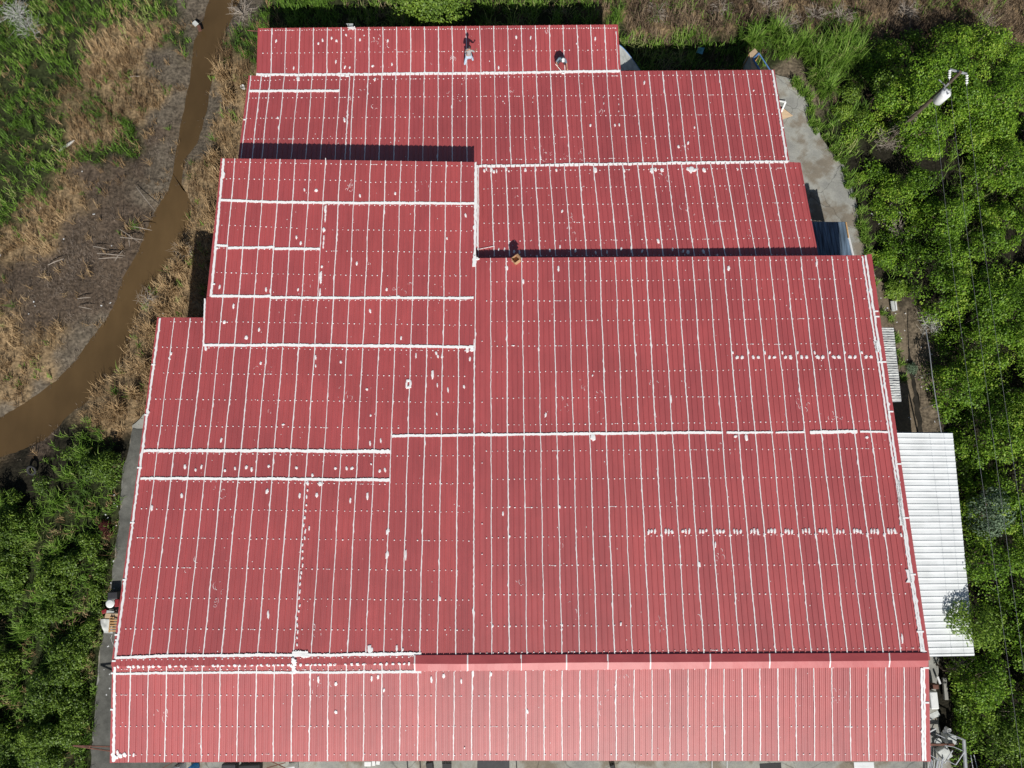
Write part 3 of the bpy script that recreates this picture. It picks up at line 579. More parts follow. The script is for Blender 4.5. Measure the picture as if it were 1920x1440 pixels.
def weights(X, Y):                        # soft nearest-kind weights, warped by noise
    wx = X + 2.4 * (fbm(X * .5, Y * .5, 21) - .5) + .9 * (fbm(X * 2, Y * 2, 31) - .5); wy = Y + 2.4 * (fbm(X * .5, Y * .5, 41) - .5) + .9 * (fbm(X * 2, Y * 2, 51) - .5)
    W = np.zeros((len(KEYS), len(X)))
    for c in range(0, len(X), 20000):
        d2 = (wx[c:c + 20000, None] - CPw[None, :, 0]) ** 2 + (wy[c:c + 20000, None] - CPw[None, :, 1]) ** 2
        g = 1 / (d2 + .15) ** 2.1
        for k in range(len(KEYS)): W[k, c:c + 20000] = g[:, CPk == k].sum(1)
    return W / W.sum(0)
def zground(X, Y):
    ins = inpoly(X, Y, RIV); near = (X < -8)
    d = np.full(X.shape, 50.0); d[near] = pdist(X[near], Y[near], RIV)
    z = np.where(ins, WL - .5 * np.clip(d / .8, 0, 1), WL * np.exp(-(d / .9) ** 1.5))
    far = np.clip((pdist(X, Y, YARDw) - .5) / 2, 0, 1) * ~inpoly(X, Y, YARDw) * ~ins * np.clip((d - .5) / 2, 0, 1)
    return z + far * .35 * (fbm(X * .35, Y * .35, 61) - .45)
def build_ground():
    xs = np.concatenate([[-700, -300, -150, -90, -65], np.arange(-52, 52.01, .26), [65, 90, 150, 300, 700]])
    ys = np.concatenate([[-700, -300, -120, -60, -38], np.arange(-26, 48.01, .26), [58, 80, 140, 300, 700]])
    X, Y = np.meshgrid(xs, ys); sh = X.shape; X = X.ravel(); Y = Y.ravel(); Z = zground(X, Y)
    W = weights(X, Y)
    pal = np.array([(.028, .036, .013), (.24, .17, .095), (.092, .068, .049), (.125, .104, .078), (.020, .018, .012), (.15, .12, .085)])
    c = (W[:, :, None] * pal[:, None, :]).sum(0)
    c *= (1 + .35 * (fbm(X * 1.7, Y * 1.7, 71) - .5))[:, None] * (1 + .5 * (rng.random(len(X)) - .5))[:, None]
    I = np.arange(len(X)).reshape(sh); Fc = np.stack([I[:-1, :-1], I[:-1, 1:], I[1:, 1:], I[1:, :-1]], -1).reshape(-1, 4)
    m = bpy.data.materials.new('soil'); m.use_nodes = True; t = m.node_tree; N = t.nodes; b = N['Principled BSDF']; b.inputs['Roughness'].default_value = .95; b.inputs['Specular IOR Level'].default_value = .15
    at = N.new('ShaderNodeAttribute'); at.attribute_name = 'soil'; tc = N.new('ShaderNodeTexCoord'); n = N.new('ShaderNodeTexNoise'); n.inputs['Scale'].default_value = 5; n.inputs['Detail'].default_value = 6
    mr = N.new('ShaderNodeMapRange'); mr.inputs[1].default_value = .3; mr.inputs[2].default_value = .7; mr.inputs[3].default_value = .5; mr.inputs[4].default_value = 1.5
    mx = N.new('ShaderNodeVectorMath'); mx.operation = 'SCALE'
    t.links.new(tc.outputs['Object'], n.inputs['Vector']); t.links.new(n.outputs[0], mr.inputs[0]); t.links.new(at.outputs['Color'], mx.inputs[0]); t.links.new(mr.outputs[0], mx.inputs['Scale']); t.links.new(mx.outputs[0], b.inputs['Base Color'])
    bp = N.new('ShaderNodeBump'); bp.inputs['Strength'].default_value = .8; bp.inputs['Distance'].default_value = .08; t.links.new(n.outputs[0], bp.inputs['Height']); t.links.new(bp.outputs[0], b.inputs['Normal'])
    o = link('ground', np.stack([X, Y, Z], 1), Fc, m, smooth=True)
    a = o.data.attributes.new('soil', 'FLOAT_COLOR', 'POINT'); a.data.foreach_set('color', np.concatenate([c, np.ones((len(c), 1))], 1).astype(np.float32).ravel())
    tag(o, kind='structure')
build_ground()
def resample(L_, n):
    L_ = np.array(L_); d = np.concatenate([[0], np.cumsum(np.hypot(*np.diff(L_, axis=0).T))]); t = np.linspace(0, d[-1], n)
    return np.stack([np.interp(t, d, L_[:, 0]), np.interp(t, d, L_[:, 1])], 1)
a, b = resample(LBw, 160), resample(RBw, 160); V = []
for p, q in zip(a, b):
    d = (p - q) / np.linalg.norm(p - q) * .5; V += [(*(p + d), WL), (*(q - d), WL)]
tag(link('river', V, [(2 * i, 2 * i + 1, 2 * i + 3, 2 * i + 2) for i in range(159)], M['water']), kind='structure')
# concrete yard: a slab with a real edge; stains and cracks are in the concrete itself
import mathutils.geometry as mg
def flat_poly(name, pts, z, m, thick=.12):
    tri = mg.tessellate_polygon([[Vector((x, y, 0)) for x, y in pts]]); n = len(pts)
    V = [(x, y, z) for x, y in pts] + [(x, y, z - thick) for x, y in pts]
    Fc = [tuple(t) for t in tri] + [(i, (i + 1) % n, n + (i + 1) % n, n + i) for i in range(n)]
    return link(name, V, Fc, m)
def rough_edge(pts, amp=.12, step=.35):
    out = []
    for i in range(len(pts)):
        p, q = np.array(pts[i]), np.array(pts[(i + 1) % len(pts)]); n = max(1, int(np.linalg.norm(q - p) / step))
        for k in range(n): out.append(tuple(p + (q - p) * k / n + rng.normal(0, amp * .5, 2)))
    return out
def yardmat():
    m = M['concrete']; t = m.node_tree; N = t.nodes; b = N['Principled BSDF']; src = b.inputs['Base Color'].links[0].from_socket
    tc = N.new('ShaderNodeTexCoord'); vo = N.new('ShaderNodeTexVoronoi'); vo.feature = 'DISTANCE_TO_EDGE'; vo.inputs['Scale'].default_value = .22
    nz = N.new('ShaderNodeTexNoise'); nz.inputs['Scale'].default_value = .8; nz.inputs['Detail'].default_value = 4
    ad = N.new('ShaderNodeVectorMath'); ad.operation = 'MULTIPLY_ADD'; ad.inputs[1].default_value = (1.2, 1.2, 0)
    t.links.new(tc.outputs['Object'], nz.inputs['Vector']); t.links.new(nz.outputs['Color'], ad.inputs[0]); t.links.new(tc.outputs['Object'], ad.inputs[2]); t.links.new(ad.outputs[0], vo.inputs['Vector'])
    mr = N.new('ShaderNodeMapRange'); mr.inputs[1].default_value = 0; mr.inputs[2].default_value = .008; mr.inputs[3].default_value = .55; mr.inputs[4].default_value = 1; t.links.new(vo.outputs[0], mr.inputs[0])
    n2 = N.new('ShaderNodeTexNoise'); n2.inputs['Scale'].default_value = .28; n2.inputs['Detail'].default_value = 7; n2.inputs['Roughness'].default_value = .65; t.links.new(tc.outputs['Object'], n2.inputs['Vector'])
    rp = N.new('ShaderNodeValToRGB'); e = rp.color_ramp.elements; e[0].position = .42; e[0].color = (.78, .68, .58, 1); e[1].position = .56; e[1].color = (1, 1, 1, 1); k = e.new(.50); k.color = (1.2, 1.2, 1.17, 1)
    t.links.new(n2.outputs[0], rp.inputs[0])
    m1 = N.new('ShaderNodeVectorMath'); m1.operation = 'MULTIPLY'; m2 = N.new('ShaderNodeVectorMath'); m2.operation = 'SCALE'
    t.links.new(src, m1.inputs[0]); t.links.new(rp.outputs[0], m1.inputs[1]); t.links.new(m1.outputs[0], m2.inputs[0]); t.links.new(mr.outputs[0], m2.inputs['Scale']); t.links.new(m2.outputs[0], b.inputs['Base Color'])
yardmat()
YR = rough_edge(YARDw, .07)
tag(flat_poly('concrete_yard', YR, .10, M['concrete'], .3), kind='structure')
PL = [(250,805),(243,850),(232,880),(225,980),(218,1040),(210,1100),(198,1180),(188,1220),(180,1330),(172,1440),(150,1760),(330,1760),(340,1440),(380,1100),(420,805)]
dk = mat('stained_concrete', (.125, .125, .112), .9, spec=.25, noise=[(.35, .35, 5, (1, 1, 1)), (2.5, .18, 5, (1, 1, 1)), (11, .1, 3, (1, 1, 1))], bump=(8, .3, .02))
tag(flat_poly('concrete_path', rough_edge([tuple(P(x, y, 0)[:2]) for x, y in PL], .10), .125, dk, .3), kind='structure')
ditch = flat_poly('dirt_path', rough_edge([tuple(P(x, y, 0)[:2]) for x, y in [(1640,520),(1668,545),(1690,590),(1700,650),(1712,720),(1722,790),(1730,835),(1650,835),(1640,700)]], .2), .13, mat('trodden_soil', (.17, .135, .095), .95, spec=.1, noise=[(.6, .25, 5, (1, 1, 1)), (6, .2, 4, (1, 1, 1))], bump=(6, .5, .04)), .3)
tag(ditch, kind='structure')

# ------------------------------------------------------------------ leaves and blades (vectorised)
def leaves(Pn, Nn, size, asp=.62, droop=.35):
    n = len(Pn); t = rng.normal(size=(n, 3)); Nn = Nn + rng.normal(size=(n, 3)) * .45; Nn /= np.linalg.norm(Nn, axis=1)[:, None]
    t -= Nn * (t * Nn).sum(1)[:, None]; t /= np.linalg.norm(t, axis=1)[:, None]; b = np.cross(Nn, t)
    L_ = (size * rng.uniform(.6, 1.35, n))[:, None]; Wd = L_ * asp / 2; z = np.array([0, 0, 1.])
    p0 = Pn; m = Pn + t * L_ * .45; p2 = Pn + t * L_ - z * L_ * droop
    V = np.stack([p0, m + b * Wd - Nn * L_ * .08, p2, m - b * Wd - Nn * L_ * .08], 1).reshape(-1, 3)
    return V, np.arange(n * 4).reshape(n, 4)
def blades(base, L_, wd, dirs, lift, tip=None):
    # bent blades: base, mid (two verts), tip -> one quad + one triangle packed as two quads
    n = len(base); s = np.cross(dirs, [0, 0, 1.]); s /= np.linalg.norm(s, axis=1)[:, None] + 1e-9
    L_ = L_[:, None]; wd = wd[:, None]; up = np.array([0, 0, 1.]); lift = lift[:, None]
    mid = base + dirs * L_ * .38 + up * L_ * lift; end = base + dirs * L_ + up * L_ * lift * rng.uniform(.6, 1.5, (n, 1))
    V = np.stack([base - s * wd * .5, base + s * wd * .5, mid + s * wd * .45, mid - s * wd * .45, end], 1).reshape(-1, 3)
    k = np.arange(n)[:, None] * 5
    T = np.concatenate([k + [0, 1, 2], k + [0, 2, 3], k + [3, 2, 4]], 0)
    return V, T
def link_leaves(name, V, Fc, val, per, m, parent=None): return link(name, V, Fc, M[m], parent, np.repeat(val, per))
NOGO = lambda X, Y: inpoly(X, Y, YARDw) | inpoly(X, Y, FOOT) | inpoly(X, Y, RIV)
def scatter(n, box, kinds, thr=.0, pw=1.6):
    X = rng.uniform(box[0], box[1], n); Y = rng.uniform(box[2], box[3], n); ok = ~NOGO(X, Y); X, Y = X[ok], Y[ok]
    W = weights(X, Y); a = sum(W[KEYS.index(k)] * f for k, f in kinds.items()) ** pw; ok = rng.random(len(X)) < a
    return X[ok], Y[ok]
def grass(name, n, box, kinds, per, L0, wd, m, lift=(.3, 1.1), wind=(.0, .3), spread=.10, kind='stuff', clump=True, vbias=0):
    X, Y = scatter(n, box, kinds)
    if clump: k = fbm(X * .9, Y * .9, 81) + .25 * rng.random(len(X)); ok = k > .46; X, Y = X[ok], Y[ok]
    Z = zground(X, Y); big = .55 + .9 * fbm(X * .6, Y * .6, 91); tint = fbm(X * .35, Y * .35, 95)
    big = np.repeat(big * rng.uniform(.7, 1.2, len(X)), per); tv = np.repeat(tint + rng.normal(0, .08, len(X)), per); N_ = len(X) * per
    base = np.stack([np.repeat(X, per) + rng.normal(0, spread, N_), np.repeat(Y, per) + rng.normal(0, spread, N_), np.repeat(Z, per)], 1)
    th = rng.uniform(0, 2 * math.pi, N_); d = np.stack([np.cos(th) + wind[0], np.sin(th) + wind[1], np.zeros(N_)], 1) * rng.uniform(.35, 1, N_)[:, None]
    V, T = blades(base, L0 * big * rng.uniform(.5, 1.2, N_), wd * rng.uniform(.7, 1.3, N_), d, rng.uniform(*lift, N_))
    v = np.clip(.5 + (tv - .5) * 1.6 + rng.normal(0, .2, N_) + vbias, 0, 1)
    o = link(name, V, T, M[m], None, np.repeat(v, 5)); tag(o, kind='stuff'); return o
LEFT = (-46, -14, -24, 46); ALL = (-46, 46, -24, 46)
o = grass('green_grass', 15000, LEFT, {'G': 1, 'S': .26, 'D': .2, 'K': .05}, 11, .50, .032, 'grass'); tag(o, 'long green grass growing on the left bank and beside the yard', 'grass', kind='stuff')
o = grass('green_grass', 11000, (-18, 46, 14, 46), {'G': 1, 'S': .42, 'D': .3}, 11, .75, .034, 'grass'); tag(o, 'rank green grass growing north and east of the warehouse', 'grass', kind='stuff')
o = grass('dry_grass', 15000, LEFT, {'S': 1, 'K': .24, 'G': .26, 'M': .22}, 11, .55, .026, 'straw', clump=False); tag(o, 'dry straw-coloured grass along both banks of the river', 'dry grass', kind='stuff')
o = grass('dry_grass', 8000, (-14, 46, 28, 46), {'S': 1, 'K': .8, 'G': .25}, 11, .75, .028, 'scrub', clump=False); tag(o, 'tall dry brown grass on the far north side', 'dry grass', kind='stuff')
o = grass('burnt_stubble', 19000, LEFT, {'K': 1, 'M': .75, 'S': .25}, 7, .30, .018, 'burnt', lift=(.1, .5), spread=.2, clump=False); tag(o, 'scorched grey stems lying on the burnt ground', 'stubble', kind='stuff')

def dome(n, rad, hz, leaf, lump=.25, seed=0, low=-.15):
    # leaf points over a lumpy dome around the origin
    g = rng.normal(size=(n, 3)); g /= np.linalg.norm(g, axis=1)[:, None]; g[:, 2] = np.where(g[:, 2] < low, -g[:, 2], g[:, 2])
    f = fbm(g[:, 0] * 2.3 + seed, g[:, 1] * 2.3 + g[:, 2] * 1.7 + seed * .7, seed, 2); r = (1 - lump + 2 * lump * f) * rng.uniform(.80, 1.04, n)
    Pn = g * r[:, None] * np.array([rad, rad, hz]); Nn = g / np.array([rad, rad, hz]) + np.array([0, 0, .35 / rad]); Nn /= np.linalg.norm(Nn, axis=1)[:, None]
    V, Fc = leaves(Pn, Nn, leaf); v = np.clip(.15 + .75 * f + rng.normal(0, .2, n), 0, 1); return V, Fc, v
def crown_mesh(name, lobes, leaf, dens, m, parent):
    Vs = []; Fs = []; vs = []; b = 0
    for (x, y, z, r, h) in lobes:
        n = max(20, int(dens * (r * r * 2 + r * h * 2.2))); V, Fc, v = dome(n, r, h, leaf, .3, rng.uniform(0, 50), -.45); Vs.append(V + np.array([x, y, z])); Fs.append(Fc + b); b += len(V); vs.append(np.clip(v + rng.normal(0, .10), 0, 1))
    return link_leaves(name, np.concatenate(Vs), np.concatenate(Fs), np.concatenate(vs), 4, m, parent)
# ---- the thicket on the east side: lumps of climbing leaves
EDGE = [(1600,115),(1640,85),(1720,62),(1800,50),(1870,78),(1960,125),(2300,150),(2300,1600),(1830,1600),(1800,1440),(1800,1350),(1775,1290),(1835,1232),(1822,1140),(1814,1060),(1808,1000),(1800,920),(1790,860),(1770,830),(1760,790),(1748,720),(1738,640),(1715,600),(1700,560),(1690,520),(1668,470),(1650,420),(1635,360),(1618,300),(1590,260),(1578,200),(1590,140)]
TH = [tuple(P(x, y, .5)[:2]) for x, y in EDGE]
def th_height(X, Y):
    px, py = proj(X, Y, 1.0); d = pdist(X, Y, TH)
    h = .5 + np.clip(d / 2.0, 0, 1) * 1.7 + 3.2 * (fbm(X * .28, Y * .28, 101) - .4) * np.clip(d / 3, 0, 1)
    return np.maximum(h, .35)
n = 6800; X = rng.uniform(14, 46, n); Y = rng.uniform(-24, 38, n); ok = inpoly(X, Y, TH) & (Y < 35.5 - .0 * X); X, Y = X[ok], Y[ok]
gapn = fbm(X * .42 + 9, Y * .42, 131); keep = gapn > .33; X, Y = X[keep], Y[keep]; gapn = gapn[keep]
hh = th_height(X, Y) * np.clip(.30 + (gapn - .36) * 6, .22, 1.15) * rng.uniform(.55, 1.1, len(X)); Vs = []; Fs = []; vs = []; b = 0
base = [dome(150, 1, 1, .30, .25, s_ * 3.1) for s_ in range(12)]
for i in range(len(X)):
    V, Fc, v = base[rng.integers(0, 12)]; r = rng.uniform(.35, .8); a = rng.uniform(0, 6.28); c, s_ = math.cos(a), math.sin(a)
    # keep the leaf size constant: move leaf centres with r, then add the leaf's own offsets
    Vc = V.reshape(-1, 4, 3); ct = Vc.mean(1, keepdims=True); W_ = ct * np.array([r, r, r * 1.15]) + (Vc - ct) * rng.uniform(.36, .50); W_ = W_.reshape(-1, 3)
    W_ = np.stack([W_[:, 0] * c - W_[:, 1] * s_, W_[:, 0] * s_ + W_[:, 1] * c, W_[:, 2]], 1) + np.array([X[i], Y[i], hh[i] - r * .5])
    Vs.append(W_); Fs.append(Fc + b); b += len(W_); vs.append(np.clip(v + .9 * (fbm(X[i] * .5, Y[i] * .5, 111) - .5) + rng.normal(0, .08), 0, 1))
o = link_leaves('vine_thicket', np.concatenate(Vs), np.concatenate(Fs), np.concatenate(vs), 4, 'leaf'); tag(o, 'dense mass of green climbing vines smothering the ground east of the warehouse', 'vines', kind='stuff')
# low leafy weeds mounding up in the strip left of the path
WP = [(-160,905),(60,925),(120,860),(170,820),(225,830),(218,900),(210,980),(203,1040),(190,1100),(180,1160),(165,1230),(160,1330),(150,1440),(140,1520),(-160,1520)]
WPw = [tuple(P(x, y, .4)[:2]) for x, y in WP]
Xw = rng.uniform(-36, -18, 6500); Yw = rng.uniform(-19, 3, 6500); gw = fbm(Xw * .55 + 4, Yw * .55, 141); ok = inpoly(Xw, Yw, WPw) & (gw > .49); Xw, Yw, gw = Xw[ok], Yw[ok], gw[ok]; Vs2 = []; Fs2 = []; vs2 = []; b2 = 0
for i in range(len(Xw)):
    V, Fc, v = base[rng.integers(0, 12)]; r = rng.uniform(.22, .5); sel = rng.random(len(Fc)) < .6; Vc = V.reshape(-1, 4, 3)[sel]; v = v[sel]; ct = Vc.mean(1, keepdims=True)
    W_ = (ct * np.array([r, r, r * 1.1]) + (Vc - ct) * rng.uniform(.34, .5)).reshape(-1, 3) + np.array([Xw[i], Yw[i], .15 + (gw[i] - .46) * 5 * rng.uniform(.6, 1.1)])
    Vs2.append(W_); Fs2.append(np.arange(len(W_)).reshape(-1, 4) + b2); b2 += len(W_); vs2.append(np.clip(v + .9 * (fbm(Xw[i] * .7, Yw[i] * .7, 151) - .5), 0, 1))
o = link_leaves('weed_cover', np.concatenate(Vs2), np.concatenate(Fs2), np.concatenate(vs2), 4, 'leafd'); tag(o, 'low leafy weeds mounded up in the strip left of the concrete path', 'weeds', kind='stuff')
# bare stems below the vines
mb = MB()
for _ in range(500):
    i = rng.integers(0, len(X)); p = np.array([X[i], Y[i], 0.0]); q = p + np.array([*rng.normal(0, .5, 2), hh[i]]); mb.bar(p, q, .02, 3, .008)
o = mb.build('vine_stems', M['twig']); tag(o, 'tangle of bare grey vine stems under the leaves', 'stems', kind='stuff')

def tree(name, px, py, h, rad, m, label, cat='tree', leaf=.20, dens=90, nl=9, group=None, flat=.75):
    top = P(px, py, h * .85); g = np.array([top[0], top[1], 0.0]); g[2] = float(zground(g[:1], g[1:2])[0])
    t = thing(name, g, label, cat, group); mb = MB(); tr = max(.05, rad * .07)
    mb.tube([g + (0, 0, -.1), g + (rng.normal(0, .1), rng.normal(0, .1), h * .4), g + (rng.normal(0, .15), rng.normal(0, .15), h * .75)], [tr, tr * .75, tr * .35], 7)
    lobes = []
    for k in range(nl):
        a = k * 2.4 + rng.uniform(0, .8); rr = rad * (0 if k == 0 else rng.uniform(.35, .78)); lr = rad * rng.uniform(.28, .52)
        z = h * (.84 if k == 0 else rng.uniform(.50, .84)) - rr * .12; c = g + np.array([rr * math.cos(a), rr * math.sin(a), z]); lobes.append((*c, lr, lr * flat))
        mb.tube([g + (0, 0, h * rng.uniform(.3, .55)), (g + c) / 2 + (0, 0, h * .12), c], [tr * .45, tr * .3, tr * .12], 5)
    mb.build('trunk', M['bark'], t); crown_mesh('crown', lobes, leaf, dens, m, t); return t
TREES = [('leafy_tree', 812, -60, 5.0, 3.9, 'leafd', 'round green tree just beyond the north edge of the roof', .17, 110, 16),
 ('leafy_tree', 1722, 165, 5.0, 2.5, 'leaf', 'broad green tree left of the utility pole top', .145, 150, 12), ('leafy_tree', 1810, 130, 5.4, 2.5, 'leaf', 'green tree north of the utility pole crossarm', .145, 150, 12),
 ('leafy_tree', 1885, 175, 5.0, 2.3, 'leaf', 'green tree in the upper right corner, east of the utility pole', .145, 150, 11), ('leafy_tree', 1745, 235, 4.0, 2.0, 'leaf', 'green tree crowding the foot of the utility pole', .145, 150, 10),
 ('leafy_tree', 1900, 300, 3.8, 1.8, 'leaf', 'small tree beside the dark gap south-east of the utility pole', .145, 150, 9), ('leafy_tree', 1672, 150, 4.0, 1.3, 'leafd', 'dark narrow tree on the north-west corner of the thicket', .17, 90, 8),
 ('leafy_tree', 1846, 1168, 6.0, 1.75, 'leafy', 'bright yellow-green tree overhanging the white shed roof', .145, 150, 11), ('leafy_tree', 1868, 1060, 5.6, 1.6, 'leaf', 'green tree behind the southern half of the white shed', .14, 140, 9),
 ('leafy_tree', 1880, 965, 3.8, 1.7, 'leafg', 'feathery grey-green tree beside the middle of the white shed', .13, 130, 10), ('leafy_tree', 1860, 1290, 4.6, 2.0, 'leaf', 'green tree south-east of the white shed', .14, 150, 11),
 ('leafy_tree', 1850, 1345, 3.6, 1.1, 'leafy', 'low bright green tree above the scrap frame', .17, 100, 7), ('leafy_tree', 1900, 1400, 4.0, 1.6, 'leafd', 'dark green tree in the lower right corner', .14, 140, 9),
 ('leafy_tree', 1800, 1262, 3.0, .8, 'leafy', 'small sprawling tree by the corner of the white shed', .17, 90, 6), ('leafy_tree', 1815, 720, 3.2, 1.7, 'leaf', 'spreading tree east of the small grey lean-to', .14, 140, 9),
 ('leafy_tree', 1870, 560, 3.8, 2.0, 'leaf', 'rounded tree halfway down the right side of the thicket', .14, 140, 9), ('leafy_tree', 1790, 400, 3.4, 1.8, 'leaf', 'wide tree under the power lines, south of the utility pole', .14, 140, 9),
 ('leafy_tree', 1890, 830, 3.8, 1.8, 'leaf', 'tree at the right edge level with the white shed top', .14, 140, 9)]
for (nm, x, y, h, r, m, lab, lf, dn, nl) in TREES: tree(nm, x, y, h, r, m, lab, 'tree', lf, dn, nl)
# ---- bushes, each a thing: five models copied about
def bush_model(m, leaf, seed):
    t = thing('leafy_bush', (0, 0, -50), 'x', 'bush'); mb = MB()
    for k in range(5):
        a = k * 1.26 + seed; mb.tube([(0, 0, -50), (.35 * math.cos(a), .35 * math.sin(a), -49.55), (.6 * math.cos(a), .6 * math.sin(a), -49.3)], [.03, .02, .01], 4)
    mb.build('stem', M['bark'], t)
    lob = [(0, 0, -49.5, .62, .6)] + [(.55 * math.cos(k * 1.3 + seed), .55 * math.sin(k * 1.3 + seed), -49.65 + .12 * math.sin(k * 3), .42, .42) for k in range(5)]
    crown_mesh('foliage', lob, leaf, 300, m, t); return t
MOD = {k: [bush_model(k, lf, s_) for s_ in range(2)] for k, lf in (('leaf', .15), ('leafd', .13), ('leafy', .14), ('leafr', .11), ('leafg', .11))}
used = set(); brand = np.random.default_rng(99)
def copy_thing(t, loc, rz, sc, label, group):
    if t.name not in used: used.add(t.name); r = t; first = True
    else:
        r = t.copy(); COL.objects.link(r)
        for ch in t.children:
            c = ch.copy(); COL.objects.link(c); c.parent = r
    r.location = tuple(map(float, loc)); r.rotation_euler = (0, 0, rz); r.scale = (sc, sc, sc * rng.uniform(.8, 1.15)); r['label'] = label; r['group'] = group; r['category'] = 'bush'
    return r
BG = {'east': ('leafy green bush on the edge of the vine thicket right of the roof', 'bushes along the east thicket'),
      'west': ('green leafy bush in the overgrown strip left of the concrete path', 'bushes left of the warehouse'),
      'north': ('green bush in the scrub behind the warehouse', 'bushes north of the warehouse'), 'bank': ('green bush in the grass left of the river', 'bushes left of the river')}
def bush(px, py, r, m, g, h=.5):
    p = P(px, py, h); zz = float(zground(np.array([p[0]]), np.array([p[1]]))[0]); copy_thing(MOD[m][rng.integers(0, 2)], (p[0], p[1], zz), rng.uniform(0, 6.28), r / .95 * (1.2 if g == 'west' else 1), *BG[g])
for x, y, r, m in [(1598,170,.9,'leafd'),(1585,205,.8,'leafy'),(1590,240,.9,'leafd'),(1600,255,.7,'leafd'),(1622,215,.8,'leafd'),(1610,290,.9,'leafd'),(1640,275,1.0,'leafd'),(1650,300,.9,'leafd'),(1615,330,.5,'leaf'),(1545,262,.45,'leafy'),(1575,310,.4,'leafd'),(1625,300,.8,'leafd'),
    (1640,350,.8,'leafy'),(1632,380,.7,'leafy'),(1655,400,.9,'leafd'),(1660,440,.9,'leafd'),(1665,480,.9,'leaf'),(1690,500,1.0,'leaf'),(1685,540,.9,'leafy'),(1700,555,.7,'leafd'),(1715,520,1.0,'leaf'),(1735,575,.9,'leaf'),(1695,420,1.1,'leaf'),(1720,350,1.2,'leaf'),(1700,300,1.1,'leafd'),(1760,330,1.2,'leaf'),
    (1720,450,1.2,'leaf'),(1760,500,1.3,'leaf'),(1790,600,1.3,'leaf'),(1780,690,1.0,'leaf'),(1775,760,.9,'leafy'),(1800,800,1.0,'leaf'),(1830,860,1.1,'leaf'),(1850,700,1.2,'leaf'),(1890,650,1.2,'leaf'),(1900,450,1.2,'leaf'),(1850,450,1.2,'leaf'),(1840,640,1.1,'leaf'),(1820,930,.9,'leafy'),(1905,1150,1.2,'leafd'),(1905,1240,1.2,'leafd'),(1835,1430,.8,'leafd'),(1875,1440,1.0,'leaf'),
    (1668,700,.35,'leafy'),(1690,660,.4,'leafd'),(1680,640,.4,'leafd'),(1712,690,.5,'leafg'),(1650,520,.5,'leafd'),(1680,260,1.1,'leaf')]: bush(x, y, r, m, 'east', h=r * .8)
for x, y, r, m in [(210,838,.5,'leafd'),(190,835,.35,'leafd'),(165,885,.8,'leafd'),(150,900,.6,'leaf'),(185,925,.8,'leafd'),(200,910,.5,'leafd'),(155,950,.6,'leafd'),(170,1010,.8,'leaf'),(195,985,.35,'leafr'),(190,960,.4,'leafr'),(200,1000,.35,'leafr'),(180,1040,.5,'leafd'),(165,1080,.9,'leafd'),(185,1105,.7,'leafd'),(120,1060,.8,'leaf'),(145,1120,1.0,'leafd'),(170,1140,.8,'leafd'),(130,1170,.9,'leaf'),(165,1180,.7,'leafd'),(150,1215,.9,'leafd'),(100,1200,.9,'leaf'),
    (140,1250,.9,'leaf'),(160,1270,.7,'leafd'),(120,1300,.9,'leafd'),(155,1320,.6,'leafd'),(80,1290,.8,'leaf'),(100,1360,.9,'leafd'),(140,1370,.7,'leafd'),(60,1350,.8,'leafd'),(30,1400,1.0,'leafd'),(90,1420,.9,'leafd'),(40,1240,.8,'leaf'),(60,1130,.8,'leaf'),(20,1180,.8,'leaf'),(80,1080,.7,'leafy'),(30,1050,.8,'leafy'),(90,1000,.6,'leafy'),(60,960,.6,'leafy'),(130,1000,.7,'leaf')]: bush(x, y, r, m, 'west', h=r * .8)
for _ in range(110):
    y = brand.uniform(860, 1450); xm = 205 - (y - 900) * .075; x = xm - abs(brand.normal(0, 70)); bush(x, y, brand.uniform(.55, 1.15), 'leafd' if brand.random() < .55 else 'leaf', 'west', h=.8)
for _ in range(22): bush(brand.uniform(-20, 110), brand.uniform(30, 420), brand.uniform(.45, .9), 'leaf' if brand.random() < .6 else 'leafd', 'bank', h=.4)
for x, y, r, m in [(540,12,1.1,'leafd'),(610,20,1.0,'leafd'),(690,15,1.0,'leafd'),(930,10,1.1,'leafd'),(1000,30,.8,'leafd'),(1080,20,1.0,'leafd'),(1200,95,.5,'leafd'),(1330,100,.5,'leafd'),(1365,98,.6,'leafd'),(1390,80,.5,'leafy')]: bush(x, y, r, m, 'north', h=.3)
for x, y, r, m in [(20,235,1.0,'leaf'),(50,270,.9,'leaf'),(10,290,.9,'leafd'),(80,300,.8,'leafd'),(30,90,1.0,'leafd'),(90,180,.7,'leafd'),(10,370,.8,'leaf'),(20,400,.5,'leaf'),(110,330,.6,'leaf'),(15,140,.9,'leafd'),(130,60,.7,'leafd')]: bush(x, y, r, m, 'bank', h=.4)
# tall feathery grass clumps by the north-east corner
def tall_clump(px, py, r, label, m='grass', n=260, L0=1.5):
    p = P(px, py, .3); t = rng.uniform(0, 6.28, n); d = np.stack([np.cos(t), np.sin(t) + .1, np.zeros(n)], 1) * rng.uniform(.3, 1, n)[:, None]
    base = np.stack([p[0] + rng.normal(0, r * .3, n), p[1] + rng.normal(0, r * .3, n), np.zeros(n)], 1)
    V, T = blades(base, L0 * rng.uniform(.5, 1.1, n), .035 * rng.uniform(.7, 1.4, n), d, rng.uniform(.5, 1.3, n)); v = np.clip(rng.normal(.6, .22, n), 0, 1)
    tag(link('grass_clump', V, T, M[m], None, np.repeat(v, 5)), label, 'grass clump', 'tall grass clumps')
LG = 'tall arching green grass clump beside the yard corner'
for x, y, r in [(1560,95,1.0),(1585,85,.9),(1545,120,.8),(1530,150,.7),(1570,125,.9),(1600,110,.8),(1520,110,.7),(1500,90,.6),(1450,70,.6),(1410,85,.6),(1470,100,.6),(1545,175,.6)]: tall_clump(x, y, r, LG)
